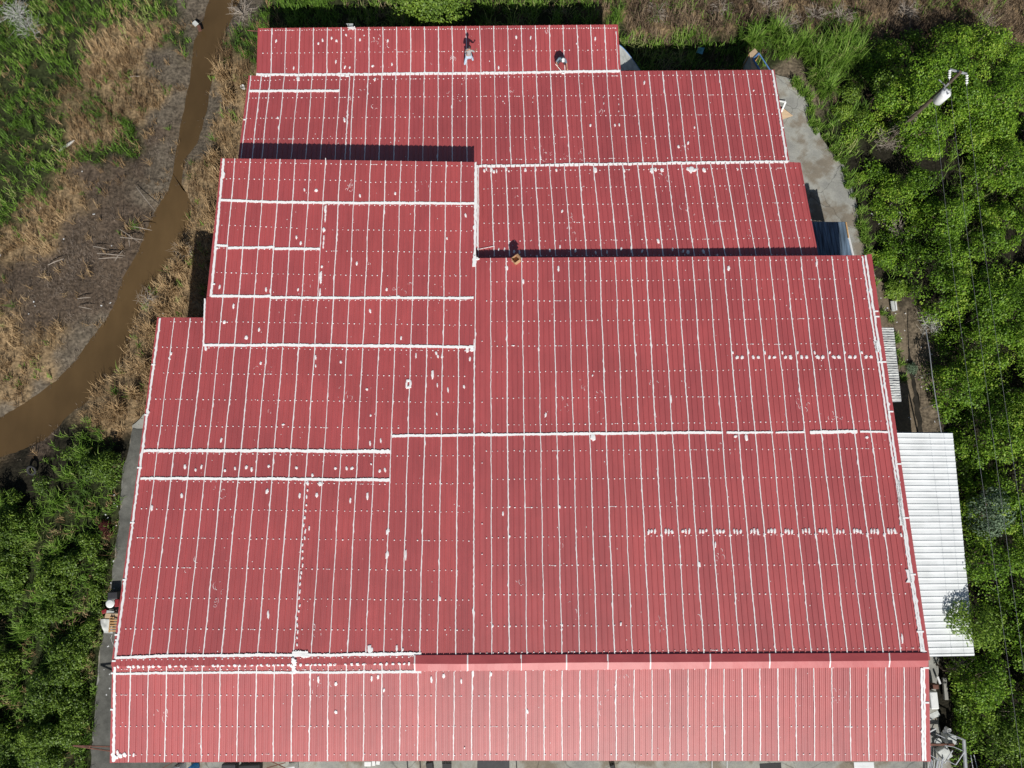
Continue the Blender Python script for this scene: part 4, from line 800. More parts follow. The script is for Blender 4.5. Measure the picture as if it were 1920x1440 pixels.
for i in range(60):
    j = brand.integers(YARD.index((1700, 740)), YARD.index((1490, 150))); f = brand.random(); x = YARD[j][0] * (1 - f) + YARD[j + 1][0] * f; y = YARD[j][1] * (1 - f) + YARD[j + 1][1] * f
    tall_clump(x + brand.normal(2, 4), y + brand.normal(0, 3), .35, 'small weed tuft creeping over the edge of the concrete yard', n=60, L0=.5)
LG = 'tall arching green grass clump in the overgrown strip left of the path'
for x, y, r in [(130,890,.7),(155,850,.7),(60,1000,.8),(30,1090,.8),(110,940,.7),(90,1120,.8),(50,1180,.8),(20,950,.7),(80,1320,.8),(30,1300,.9),(120,1240,.7),(200,870,.5),(110,1030,.6)]: tall_clump(x, y, r, LG, n=120, L0=1.0)
LG = 'tall dead straw clump between the river and the roof'
for x, y, r in [(410,330,.6),(400,300,.6),(430,180,.6),(420,140,.6),(335,505,.6),(320,545,.6),(305,580,.6),(285,620,.6),(400,400,.5),(275,690,.6),(255,740,.5),(225,770,.5),(345,470,.5),(1200,40,.8),(1270,40,.8),(1340,50,.8),(1420,30,.8)]: tall_clump(x, y, r, LG if x < 1000 else 'tall dead straw clump in the scrub north-east of the warehouse', 'straw' if x < 1000 else 'scrub', n=170, L0=.95)
# dead bushes: bundles of bare branching twigs
def dead_bush(px, py, r, label, m='twig', n=26, h=.8):
    p = P(px, py, h * .4); g = np.array([p[0], p[1], 0.]); mb = MB()
    for k in range(n):
        a = rng.uniform(0, 6.28); L_ = r * rng.uniform(.5, 1.1); e = g + np.array([math.cos(a) * L_, math.sin(a) * L_, h * rng.uniform(.2, 1)]); mid = (g + e) / 2 + rng.normal(0, .12, 3) + (0, 0, .15)
        mb.tube([g, mid, e], [.022, .014, .006], 3)
        for j in range(3):
            q = mid + (e - mid) * rng.random(); mb.bar(q, q + np.array([*rng.normal(0, .28, 2), rng.uniform(-.05, .25)]), .008, 3, .004)
    o = mb.build('dead_bush', M[m]); tag(o, label, 'dead bush')
dead_bush(30, 25, 1.3, 'silvery dead bush in the green scrub at the upper left corner', 'twig2', 60)
dead_bush(55, 55, 1.1, 'pale dead bush just below the silvery one at the upper left', 'twig2', 45)
dead_bush(455, 22, 1.2, 'grey twiggy dead bush between the river and the north edge of the roof', 'twig', 45)
dead_bush(1740, 605, .9, 'grey dead bush at the left edge of the thicket by the cable', 'twig2', 40)
dead_bush(1690, 440, 1.1, 'brown dead branches in the dark gap right of the yard', 'twig', 40)
dead_bush(1665, 265, 1.1, 'dead branches at the foot of the utility pole', 'twig', 45, 1.4)
dead_bush(1795, 1250, .9, 'bare grey branches under the south end of the white shed', 'twig', 40)
dead_bush(345, 470, .9, 'dry twigs leaning over the water in the middle reach of the river', 'twig', 22)
dead_bush(275, 560, .9, 'dry twigs leaning over the water where the river widens', 'twig', 22)
for i_, (x_, y_) in enumerate([(1480, 45), (1530, 25), (1580, 30), (1350, 15), (1230, 25), (1700, 20), (1850, 35), (1440, 10)]): dead_bush(x_, y_, 1.0, ['first', 'second', 'third', 'fourth', 'fifth', 'sixth', 'seventh', 'eighth'][[3, 4, 5, 1, 0, 6, 7, 2][i_]] + ' from the left of the brown dead bushes along the top right edge', 'twig', 34)
dead_bush(1790, 855, .8, 'dead brown branches at the north-east corner of the white shed', 'twig', 24)
mb = MB()
for x0, y0, x1, y1 in [(185,485,230,483),(182,475,235,480),(230,470,215,490),(175,462,200,467),(225,445,270,450),(243,440,243,462),(250,425,285,432),(225,430,262,455),(145,560,170,558),(148,575,172,580),(90,497,120,485),(255,350,290,395),(240,145,262,143)]:
    a, b = P(x0, y0, .2), P(x1, y1, .35); mb.tube([a, (a + b) / 2 + (0, 0, .08), b], [.022, .03, .012], 4)
tag(mb.build('fallen_branches', M['twig']), 'thin fallen branches scattered on the burnt bank left of the river', 'branches', kind='stuff')
mb = MB()
for _ in range(110):
    x, y = random.choice([(rng.uniform(1630, 1700), rng.uniform(360, 640)), (rng.uniform(1650, 1760), rng.uniform(620, 830)), (rng.uniform(0, 330), rng.uniform(250, 720)), (rng.uniform(195, 225), rng.uniform(900, 1400))])
    p = P(x, y, .12); 
    if bool(inpoly(p[0], p[1], RIV)): continue
    mb.box(p, (rng.uniform(.04, .16), rng.uniform(.03, .1), .03), (0, .2, rng.uniform(0, 3)))
tag(mb.build('litter', M['white']), 'small scraps of pale litter strewn on the ground', 'litter', kind='stuff')
# ------------------------------------------------------------------ sheds and lean-tos
for k, L_ in MOD.items():                 # models never placed are dropped
    for t in L_:
        if t.name not in used:
            for ch in list(t.children): bpy.data.objects.remove(ch)
            bpy.data.objects.remove(t)
def shed(name, corners, z_w, z_e, pitch, h, m, label, ns=False, warp=0, walls=True, low=None):
    # corners NW, NE, SE, SW as pixels at their own heights
    c = [P(*corners[0], z_w), P(*corners[1], z_e), P(*corners[2], z_e), P(*corners[3], z_w)]
    cen = sum(c) / 4; t = thing(name, (cen[0], cen[1], .1), label, 'shed')
    A_, B_, C_, D_ = c
    if ns: A_, B_, C_, D_ = c[0], c[3], c[2], c[1]          # ribs run north-south: step from west to east
    L_ = np.linalg.norm(A_ - D_) ; n = int(L_ / pitch); V = []; hw = pitch * .16; prof = []
    for k in range(n + 1): prof += [(k * pitch - hw, 0), (k * pitch - hw * .5, h), (k * pitch + hw * .5, h), (k * pitch + hw, 0)]
    prof = [(0, 0)] + [p for p in prof if 0 < p[0] < L_] + [(L_, 0)]; ns_ = 9 if warp > .01 else 2; Fc = []
    for d, z in prof:
        f = d / L_; p = A_ + (D_ - A_) * f; q = B_ + (C_ - B_) * f
        for k in range(ns_):
            g = k / (ns_ - 1); r = p + (q - p) * g; V.append((r[0], r[1], r[2] + z + warp * math.sin(g * 7 + d * 2.2) * .5 + warp * rng.normal(0, .25)))
    for i in range(len(prof) - 1):
        for k in range(ns_ - 1): a = i * ns_ + k; Fc.append((a, a + 1, a + ns_ + 1, a + ns_))
    link('roof', V, Fc, M[m], t)
    mb = MB()
    for (p, q) in ((c[0], c[1]), (c[1], c[2]), (c[2], c[3])): mb.bar(np.array(p) - (0, 0, .08), np.array(q) - (0, 0, .08), .05, 4)
    mb.build('frame', M['steel'], t)
    for p in (c[1] * .97 + cen * .03, c[2] * .97 + cen * .03, (c[1] + c[2]) / 2 * .97 + cen * .03):
        MB().bar((p[0], p[1], 0.1), (p[0], p[1], p[2] - .1), .06, 6).build('post', M['steel'], t)
    return t
shed('white_shed', [(1660, 811), (1786, 812), (1827, 1229), (1722, 1231)], 4.3, 3.9, .385, .03, 'white_sheet', 'long white corrugated shed roof on the right side of the warehouse', warp=.002)
shed('lean_to', [(1632, 614), (1675, 615), (1690, 752), (1650, 753)], 3.3, 2.9, .17, .045, 'old_sheet', 'small weathered grey corrugated lean-to above the long white shed', warp=.05)
t = shed('lean_to', [(1500, 416), (1585, 416.5), (1598, 480), (1516, 481)], 3.4, 3.1, .34, .03, 'blue_sheet', 'dark stained lean-to roof in the shade of the main roof edge', ns=True)
a, b = P(1586, 417, 3.15), P(1591, 446, 3.15); MB().bar(a, b, .06, 4).build('edge_board', M['wood'], t)
a, b = P(1588.5, 432, 3.1), P(1600, 481, 3.1); MB().bar(a, b, .07, 6).build('gutter', M['white'], t)

# curved white sheet at the re-entrant corner, plywood hut and frames at the back
t = thing('curved_awning', P(1175, 115, 0), 'curved white sheet sloping off the east end of the northernmost roof', 'awning')
V = []; n = 12
for k in range(n):
    f = k / (n - 1); y = 84 + 49 * f; xo = 1161 + 40 * f ** .8; p = P(1159.5 + 4 * f, y, 3.2); q = P(max(xo, 1160.5 + 4 * f), y, 3.2 - 2.0 * f)
    m_ = (p + q) / 2 + (0, 0, .12 * f); V += [p, m_, q]
link('sheet', V, [(3 * i + j, 3 * i + j + 1, 3 * i + j + 4, 3 * i + j + 3) for i in range(n - 1) for j in (0, 1)], M['grime'], t, smooth=True)
MB().tube([V[3 * i + 2] for i in range(n)], [.025] * n, 5).build('edge_pipe', M['bluepaint'], t)
t = thing('plywood_hut', P(1418, 112, 0), 'tan plywood hut with a blue-framed opening behind the upper right roof corner', 'hut')
def P3(x, y, z): return P(x, y, z)
roofp = [P3(1405, 99.5, 2.2), P3(1415.5, 90.5, 2.0), P3(1423, 100, 2.0), P3(1412, 111, 2.2), P3(1427, 136, 2.2), P3(1411, 136, 2.2)]
MB().slab(roofp, .04).build('roof_board', M['ply'], t)
MB().slab([P3(1393, 136, .4), P3(1394, 117, .4), P3(1405, 99.5, 2.15), P3(1411, 136, 2.15)], .03).build('side_panel', M['grime'], t)
fr = [P3(1412, 111, 2.24), P3(1423, 100, 2.05), P3(1446, 135, 2.05), P3(1428, 137, 2.24)]
mb = MB()
for i in range(4): mb.bar(fr[i], fr[(i + 1) % 4], .07 if i != 1 else .045, 4)
mb.build('window_frame', M['bluepaint'], t)
for p in (roofp[0], fr[1]): MB().bar((p[0], p[1] - .1, .0), (p[0], p[1] - .1, p[2] - .04), .05, 4).build('post', M['wood'], t)
mb = MB(); q = [P3(1456, 188, 1.0), P3(1473, 191, 1.0), P3(1465, 210, .6), P3(1450, 210, .6)]
for i in range(4): mb.bar(q[i], q[(i + 1) % 4], .075, 4)
tag(mb.build('window_frame', M['white']), 'white window frame leaning at the right edge of the roof', 'frame')
tag(MB().slab([P3(1462, 204, .35), P3(1469, 203, .35), P3(1487, 217, .2), P3(1466, 224, .2), P3(1458, 224, .3)], .02).build('plywood_sheet', M['ply']), 'tan plywood offcut lying on the concrete by the white frame', 'plywood')
tag(MB().bar(P(1458, 186, 1.1), P(1472, 188, 1.1), .05, 4).build('black_bar', M['black']), 'black bar resting above the white window frame', 'bar')
V = []; n = 7
for i in range(n):
    for j in range(n):
        f, g = i / 6, j / 6; p = P(1309 + 12 * f - 4 * g, 88 + 2 * f + 12 * g, .25); V.append((p[0], p[1], .25 + .1 * float(vnoise(f * 4., g * 4., 5))))
tag(link('tarpaulin', V, [(i * n + j, i * n + j + 1, (i + 1) * n + j + 1, (i + 1) * n + j) for i in range(n - 1) for j in range(n - 1)], M['tarp'], smooth=True), 'crumpled blue tarpaulin lying in the shade behind the roof', 'tarpaulin')

# ------------------------------------------------------------------ utility pole and wires
tp = P(1801, 135, 9.2); base = np.array([tp[0], tp[1], 0])
t = thing('utility_pole', base, 'wooden utility pole with steel crossarm and white transformer rising from the vines', 'utility pole')
MB().tube([base, base + (0, 0, 5), tp], [.15, .13, .10], 10).build('pole', M['pole'], t)
A0, A1 = P(1781, 130, 9.0), P(1813, 138.5, 9.0); mb = MB(); mb.bar(A0, A1, .06, 4); mb.bar(A0 + (0, .03, -.1), A1 + (0, .03, -.1), .04, 4); mb.build('crossarm', M['steel'], t)
def insul(a, b):
    a, b = Vector(a), Vector(b); mb = MB(); mb.bar(a, b, .018, 5)
    for k in range(4):
        c = a + (b - a) * (.18 + k * .2); d = (b - a).normalized() * .05; mb.tube([c - d, c - d * .4, c + d], [.03, .095, .04], 8)
    mb.build('insulator', M['porcelain'], t)
I0, I1 = P(1780, 150, 8.95), P(1812.5, 161, 8.95); insul(A0, I0); insul(A1, I1)
tr = P(1775.5, 173, 7.9); rot = Matrix.Identity(3)
mb = MB(); mb.lathe((tr[0], tr[1], 6.85), [(.30, 0), (.34, .05), (.34, .95), (.30, 1.02), (.12, 1.08), (.04, 1.09)], 18); o = mb.build('transformer', M['porcelain'], t, True)
mb = MB()
for k in range(3): a = k * 2.1 + .5; mb.lathe((tr[0] + .17 * math.cos(a), tr[1] + .17 * math.sin(a), 7.9), [(.03, 0), (.05, .05), (.03, .09), (.05, .14), (.02, .22)], 8)
mb.build('bushing', M['steel'], t)
mb = MB(); mb.bar((base[0], base[1], 7.5), (tr[0], tr[1], 7.5), .04, 4); mb.bar((base[0] - .1, base[1] - .1, 7.8), (base[0] - .5, base[1] + .35, 7.8), .03, 4); mb.bar(P(1767, 168, 7.6), P(1778, 157, 8.3), .05, 5); mb.build('bracket', M['steel'], t)
mb = MB()
for k in range(80):
    a = rng.uniform(0, 6.28); z = rng.uniform(.2, 5.8) * rng.uniform(.4, 1); r = .25 + .45 * (1 - z / 6); p = base + (0, 0, z); mb.tube([p, p + (math.cos(a) * r * .6, math.sin(a) * r * .6, .2), p + (math.cos(a) * r, math.sin(a) * r, -rng.uniform(0, .5))], [.015, .012, .005], 3)
mb.build('dead_vine', M['twig'], t)
def wire(pts, label, z0=8.95, sag=1.0, group=None, r=.008):
    W_ = [P(x, y, z0 - sag * 4 * (i / (len(pts) - 1)) * (1 - i / (len(pts) - 1)) * 1.0) for i, (x, y) in enumerate(pts)]
    W_ = np.array(W_); d = np.concatenate([[0], np.cumsum(np.linalg.norm(np.diff(W_, axis=0), axis=1))]); tt = np.linspace(0, d[-1], 60)
    # smooth the surveyed points with a cubic in the run
    C_ = np.stack([np.polyval(np.polyfit(d, W_[:, i], 3), tt) for i in range(3)], 1); C_[0] = W_[0]
    tag(MB().tube(C_, [r] * 60, 4).build('power_line', M['wire']), label, 'power line', 'power lines')
wire([(1752, 186), (1764, 300), (1785, 482), (1815, 720), (1847, 945), (1870, 1100), (1892, 1255), (1917, 1445), (1952, 1750)], 'leftmost of the three power lines, running down from the pole over the vines')
wire([(1780, 150), (1797, 300), (1815, 460), (1850, 720), (1887, 1012), (1919, 1250), (1945, 1445), (1985, 1750)], 'middle of the three power lines, starting at the left end of the crossarm')
wire([(1812.5, 161), (1832, 347), (1846, 472), (1875, 687), (1902, 875), (1935, 1100), (1985, 1445), (2030, 1750)], 'rightmost of the three power lines, starting at the right end of the crossarm')
q = [P(1736, 618, 1.6), P(1743, 660, 1.9), P(1748, 705, 2.0), P(1756, 757, 2.0), P(1765, 812, 1.9)]
tag(MB().tube(q, [.03] * 5, 6).build('cable', M['steel']), 'pale cable stretched along the left edge of the vines above the white shed', 'cable')
for x0, y0, x1, y1 in [(1718, 708, 1744, 700), (1730, 766, 1754, 757)]:
    tag(MB().bar(P(x0, y0, .2), P(x1, y1, 1.2), .015, 4).build('stay_wire', M['wire']), 'thin stay wire under the pale cable, ' + ('upper one' if y0 < 750 else 'lower one'), 'wire')
ditch_dark = mat('ditch_shade', (.028, .024, .018), .6, spec=.2, noise=[(2, .4, 4, (1, 1, 1))], bump=(5, .5, .05))  # flat strip; the ditch's shaded depth is put into its near-black colour
ditch = [(1699, 655), (1704, 655), (1712, 700), (1724, 770), (1732, 830), (1722, 830), (1714, 770), (1704, 705)]
tag(flat_poly('drain_ditch', rough_edge([tuple(P(x, y, 0)[:2]) for x, y in ditch], .12), .15, ditch_dark, .3), kind='structure')

# ------------------------------------------------------------------ loose things
def lathed(name, px, py, z, prof, m, label, cat, tilt=(0, 0)):
    p = P(px, py, z); ax = (Matrix.Rotation(tilt[0], 3, 'X') @ Matrix.Rotation(tilt[1], 3, 'Y'))
    return tag(MB().lathe((p[0], p[1], z), prof, 16, ax).build(name, M[m], smooth=False), label, cat)
pail = [(.12, 0), (.15, .28), (.16, .30), (.145, .30), (.13, .02)]
lathed('bucket', 457, 166, .05, pail, 'white', 'white bucket in the dry grass by the upper left roof edge', 'bucket')
lathed('basin', 208, 1131, .55, [(.10, 0), (.26, .02), (.30, .10), (.22, .16), (.05, .18)], 'white', 'round white basin on dark junk left of the roof', 'basin')
lathed('barrel', 367, 1438, .1, [(.27, 0), (.29, .05), (.28, .3), (.295, .32), (.28, .6), (.295, .62), (.28, .85), (.26, .88), (.25, .86)], 'blue', 'blue barrel standing below the lower left roof edge', 'barrel')
lathed('bucket', 1773, 1365, .5, pail, 'white', 'upper of two white pails by the scrap frame', 'bucket', (.3, .2))
lathed('bucket', 1769.5, 1372, .4, pail, 'white', 'lower of two white pails by the scrap frame', 'bucket', (-.3, .5))
lathed('basin', 1757, 1390, .4, [(.08, 0), (.2, .02), (.24, .12), (.1, .1)], 'grime', 'dirty basin in the scrap left of the grey steel post', 'basin')
def rbox(name, px, py, z, size, rz, m, label, cat, rx=0, ry=0, parts=None):
    p = P(px, py, z); mb = MB(); mb.box((p[0], p[1], z), size, (rx, ry, rz)); o = mb.build(name, M[m])
    bv = o.modifiers.new('b', 'BEVEL'); bv.width = min(size) * .12; bv.segments = 2
    return tag(o, label, cat)
# pallet, plywood and plastic left of the roof
t = thing('pallet', P(211, 1172, .1), 'orange wooden pallet leaning at the left edge of the roof', 'pallet'); mb = MB()
for k in range(5): p = P(213 - k * .4, 1163 + k * 5.0, .75); mb.box(p, (.55, .09, .025), (0, .1, 0))
for dx in (0, .18): p = P(208 + dx * 24, 1164, .70); mb.box(p, (.10, .5, .03), (0, .1, .05))
mb.build('slats', M['wood'], t)
for k in range(2): p = P(206 + k * 14, 1172, .62); MB().box(p, (.07, .95, .09), (0, .1, 0)).build('bearer', M['wood'], t)
tag(MB().slab([P(198, 1150, .55), P(222, 1151, .62), P(222, 1160, .62), P(196, 1159, .55)], .02).build('plywood_sheet', M['ply']), 'narrow plywood board above the orange pallet', 'plywood')
n = 9; V = []
for i in range(n):
    for j in range(n):
        f, g = i / 8, j / 8; x = 192 + 18 * f + 3 * g; y = 1160 + 27 * g; p = P(x, y, .3); V.append((p[0], p[1], .30 + .30 * float(vnoise(f * 3.3, g * 3.3, 9)) * (1 - .3 * g)))
tag(link('plastic_sheet', V, [(i * n + j, i * n + j + 1, (i + 1) * n + j + 1, (i + 1) * n + j) for i in range(n - 1) for j in range(n - 1)], M['grime'], smooth=True), 'crumpled white plastic sheet beside the orange pallet', 'plastic sheet')
rbox('crate', 197, 1146, .3, (.35, .25, .25), .4, 'redp', 'red plastic crate beside the white basin', 'crate')
rbox('tray', 207, 1148, .5, (.5, .22, .08), -.1, 'grime', 'pale tray between the basin and the pallet', 'tray')
rbox('container', 214, 1116, .45, (.65, .5, .5), .05, 'darksteel', 'dark metal box in the shade left of the roof', 'box')
rbox('container', 221, 1130, .4, (.3, .5, .35), .1, 'redp', 'dark red box half under the left roof edge', 'box')
tag(MB().tube([P(210, 1190, .13), P(208, 1196, .13), P(210, 1203, .13), P(213, 1210, .13)], [.012] * 4, 5).build('rope', M['white']), 'thin white rope on the concrete below the plastic sheet', 'rope')
# bracket on the left, pipe stub
t = thing('steel_bracket', P(190, 1403, 0), 'dark rusty steel bracket sticking out below the lower left roof corner', 'bracket')
p0, p1, p2 = P(137, 1398, 3.4), P(212, 1400, 3.6), P(212, 1409, 3.0)
MB().bar(p0, p1, .05, 4).build('upper_bar', M['rust'], t); MB().bar(p0, p2, .05, 4).build('lower_bar', M['rust'], t); MB().bar(P(168, 1399, 3.5), P(168, 1403, 3.2), .03, 4).build('strut', M['rust'], t)
tag(MB().bar(P(464, 57, 3.6), P(492, 59, 3.6), .04, 6).build('pipe_stub', M['rust']), 'rusty pipe sticking out past the upper left roof corner', 'pipe')
tag(MB().tube([P(111, 284, .12), P(121, 276, .16), P(131, 269, .17), P(139, 263, .14)], [.07, .11, .10, .05], 8).build('log', M['twig2']), 'short pale log lying in the grass left of the burnt patch', 'log')
rbox('plastic_scrap', 374, 53, .05, (.25, .5, .12), .35, 'rust', 'reddish brown plastic scrap on the muddy river edge', 'scrap')
rbox('paper_scrap', 366, 44, .1, (.35, .4, .06), .8, 'grime', 'pale crumpled scrap on the mud beside the red one', 'scrap')
p = P(60, 882, .25); ring = [Vector((p[0] + .27 * math.cos(a), p[1] + .27 * math.sin(a), .3 + .12 * math.sin(a))) for a in np.linspace(0, 2 * math.pi, 17)]
tag(MB().tube(ring, [.09] * 17, 8).build('old_tyre', M['black']), 'old black tyre lying in the brown grass below the river', 'tyre')
# plank and slab near the east path
rbox('slab', 1674, 574, .3, (.28, .75, .1), .05, 'grime', 'grey slab standing on the dirt right of the roof', 'slab'); rbox('plank', 1680, 573, .3, (.1, .7, .06), .03, 'white', 'white plank beside the grey slab', 'plank')
# ladder against the north eave
t = thing('ladder', P(655, 42, 0), 'pale ladder reaching over the north edge of the roof', 'ladder'); zt = 4.75
a, b = P(652.5, 51, zt), P(664.5, 50, zt); dv = np.array([-.35, 1.15, -2.2]); e = [a + dv * 1.95, b + dv * 1.95 + (.2, 0, 0)]
for p, q in ((a, e[0]), (b, e[1])): MB().bar(p, q, .035, 4).build('rail', M['white'], t)
for k in range(13): f = (k + .5) / 13; MB().bar(a + (e[0] - a) * f, b + (e[1] - b) * f, .022, 4).build('rung', M['white'], t)
MB().slab([P(654, 50.5, 4.4), P(662, 50, 4.4), P(662, 44, 4.35), P(649, 44, 4.35)], .03).build('platform', M['grime'], t)
# open cardboard box on the edge of the big roof
s_ = SECT['MR']; p = s_.bp(966.5, 489); t = thing('cardboard_box', p, 'open cardboard box sitting on the roof edge by the dark shadow strip', 'box'); hb = .38; w2 = .20; rz = R(38); ca, sa = math.cos(rz), math.sin(rz)
cs = [(p[0] + x * ca - y * sa, p[1] + x * sa + y * ca) for x, y in ((-w2, -w2), (w2, -w2), (w2, w2), (-w2, w2))]; mb = MB(); zb = p[2] + .03
for i in range(4): (x0, y0), (x1, y1) = cs[i], cs[(i + 1) % 4]; mb.slab([(x0, y0, zb + hb), (x1, y1, zb + hb), (x1 * .97 + p[0] * .03, y1 * .97 + p[1] * .03, zb + hb), (x0 * .97 + p[0] * .03, y0 * .97 + p[1] * .03, zb + hb)], hb)
mb.slab([(x, y, zb + .02) for x, y in cs], .02); mb.build('body', M['card'], t)
for i in (0, 1):
    (x0, y0), (x1, y1) = cs[i], cs[(i + 1) % 4]; mx, my = (x0 + x1) / 2 - p[0], (y0 + y1) / 2 - p[1]
    MB().slab([(x0, y0, zb + hb), (x1, y1, zb + hb), (x1 + mx * .7, y1 + my * .7, zb + hb - .06), (x0 + mx * .7, y0 + my * .7, zb + hb - .06)], .008).build('flap', M['card'], t)

# strip of yard below the south eave
for nm, x, y, z, sz, rz, m, lab, cat in [
 ('box', 690, 1431, .25, (.45, .3, .3), 0, 'white', 'leftmost of three white boxes below the south eave', 'box'), ('box', 701, 1430, .25, (.22, .3, .25), .1, 'white', 'middle of three white boxes below the south eave', 'box'), ('box', 709, 1429.5, .22, (.25, .22, .2), -.1, 'white', 'rightmost of three white boxes below the south eave', 'box'),
 ('crate', 806, 1436, .3, (.45, .5, .35), .2, 'black', 'black crate below the south eave, left of the case', 'crate'), ('tank', 432, 1438, .5, (.9, .6, .8), 0, 'darksteel', 'dark steel tank right of the blue barrel', 'tank'),
 ('machine', 470, 1440, .4, (1.4, .6, .6), .05, 'black', 'black machine below the south eave, right of the dark tank', 'machine'), ('cabinet', 335, 1441, .6, (.55, .5, 1.0), .1, 'steel', 'grey metal cabinet left of the blue barrel', 'cabinet'),
 ('cabinet', 548, 1441, .5, (.6, .5, .8), .2, 'white_sheet', 'pale blue-grey cabinet below the south eave', 'cabinet'), ('flat_panel', 925, 1440, .8, (2.1, .9, .06), 0, 'darksteel', 'large dark panel below the middle of the south eave', 'panel'),
 ('flat_panel', 1445, 1440, .6, (1.4, .6, .06), .05, 'black', 'dark panel at the lower right below the south eave', 'panel'), ('flat_panel', 1620, 1438, .6, (1.3, .6, .05), 0, 'white_sheet', 'pale blue metal sheet at the lower right below the south eave', 'panel'),
 ('crate', 1149, 1440, .3, (.3, .5, .4), .3, 'black', 'small black crate below the right half of the south eave', 'crate')]: rbox(nm, x, y, z, sz, rz, m, lab, cat)
t = thing('carry_case', P(838, 1436, .3), 'black carrying case with a handle on the concrete below the south eave', 'case'); p = P(838, 1437, .3)
MB().box(p, (.6, .4, .18)).build('body', M['black'], t); MB().tube([p + (-.1, .2, .1), p + (-.08, .32, .12), p + (.08, .32, .12), p + (.1, .2, .1)], [.018] * 4, 5).build('handle', M['black'], t)
for x, lab in ((763, 'leftmost of the thin dark poles below the south eave'), (787, 'second thin dark pole below the south eave, by the black crate'), (968, 'thin dark pole right of the large dark panel')):
    tag(MB().bar(P(x, 1424, .3), P(x + 3, 1470, .3), .03, 6).build('pole', M['darksteel']), lab, 'pole')
for x, lab in ((1335, 'left of two thin white pipes on the concrete'), (1363, 'right of two thin white pipes on the concrete')):
    tag(MB().bar(P(x, 1420, .15), P(x, 1475, .15), .03, 6).build('pipe', M['white']), lab, 'pipe')
mb = MB()
for a, b in (((305, 1440), (330, 1426)), ((312, 1446), (338, 1430)), ((505, 1426), (535, 1440)), ((500, 1440), (535, 1430))): mb.bar(P(*a, .7), P(*b, .8), .035, 4)
tag(mb.build('scrap_bars', M['rust']), 'rusty steel bars leaning below the lower left eave', 'frame')

# scrap heap at the lower right
t = thing('steel_rack', P(1790, 1400, 0), 'grey steel rack with thin bars at the lower right corner of the warehouse', 'rack')
MB().bar(P(1807, 1386, 1.2), P(1812, 1460, 1.2), .11, 8).build('post', M['steel'], t)
for a, b in [((1788, 1383), (1810, 1387)), ((1778, 1375), (1809, 1387)), ((1771, 1398), (1787, 1400)), ((1787, 1400), (1808, 1409)), ((1786, 1407), (1771, 1431)), ((1808, 1410), (1792, 1434)), ((1744, 1416), (1771, 1431)), ((1775, 1426), (1792, 1434)), ((1757, 1377), (1772, 1384))]:
    MB().bar(P(*a, 1.35), P(*b, 1.25), .032, 4).build('bar', M['steel'], t)
tag(MB().box((P(1775, 1396, 1.0) + P(1745, 1396, 1.0)) / 2, (2.0, .12, .12)).build('steel_beam', M['rust']), 'rusty beam lying across the scrap frame', 'beam')
rbox('fridge', 1779, 1384, .5, (.62, .6, .8), .05, 'grime', 'dirty white appliance above the rusty beam', 'appliance'); rbox('sack', 1769, 1411, .4, (.72, .75, .5), .5, 'grime', 'large dirty white sack below the rusty beam', 'sack')
rbox('cabinet', 1745, 1310, .7, (.5, 1.1, .9), .03, 'white', 'old white cabinet against the right wall below the shed', 'cabinet'); rbox('box', 1748, 1286, .5, (.6, .3, .5), 0, 'rust', 'brown box above the old white cabinet', 'box')
rbox('concrete_beam', 1772, 1291, .3, (.24, 1.4, .2), 0, 'concrete', 'grey concrete beam lying in the weeds right of the cabinet', 'beam'); rbox('flat_panel', 1749, 1342, .6, (.9, .35, .05), .4, 'grime', 'grey board slanting out below the old white cabinet', 'panel')
rbox('sheet_roll', 1760, 1275, .4, (.12, .5, .12), .3, 'white', 'pale roll standing in the weeds by the brown box', 'roll')
tag(MB().bar(P(1742, 1373, 1.3), P(1755, 1366, 1.3), .05, 5).build('pipe', M['white']), 'short white pipe poking out from the right roof edge', 'pipe')
for k in range(9):
    tag(MB().bar(P(1744 + k * 3.2 + rng.normal(0, 1), 1422 + rng.uniform(-4, 4), .5 + .03 * k), P(1736 + k * 3 + rng.normal(0, 1), 1475, .3), .035, 6).build('steel_pipe', M['steel' if k % 3 else 'grime']), 'one of a bundle of grey steel pipes in the lower right corner', 'pipe', 'bundle of steel pipes')
for k, (a, b) in enumerate((((1820, 1416), (1827, 1455)), ((1826, 1415), (1836, 1455)))):
    tag(MB().bar(P(*a, .6), P(*b, .6), .03, 5).build('steel_pipe', M['steel']), ('left' if k == 0 else 'right') + ' of two thin pipes in the leaves right of the scrap frame', 'pipe')

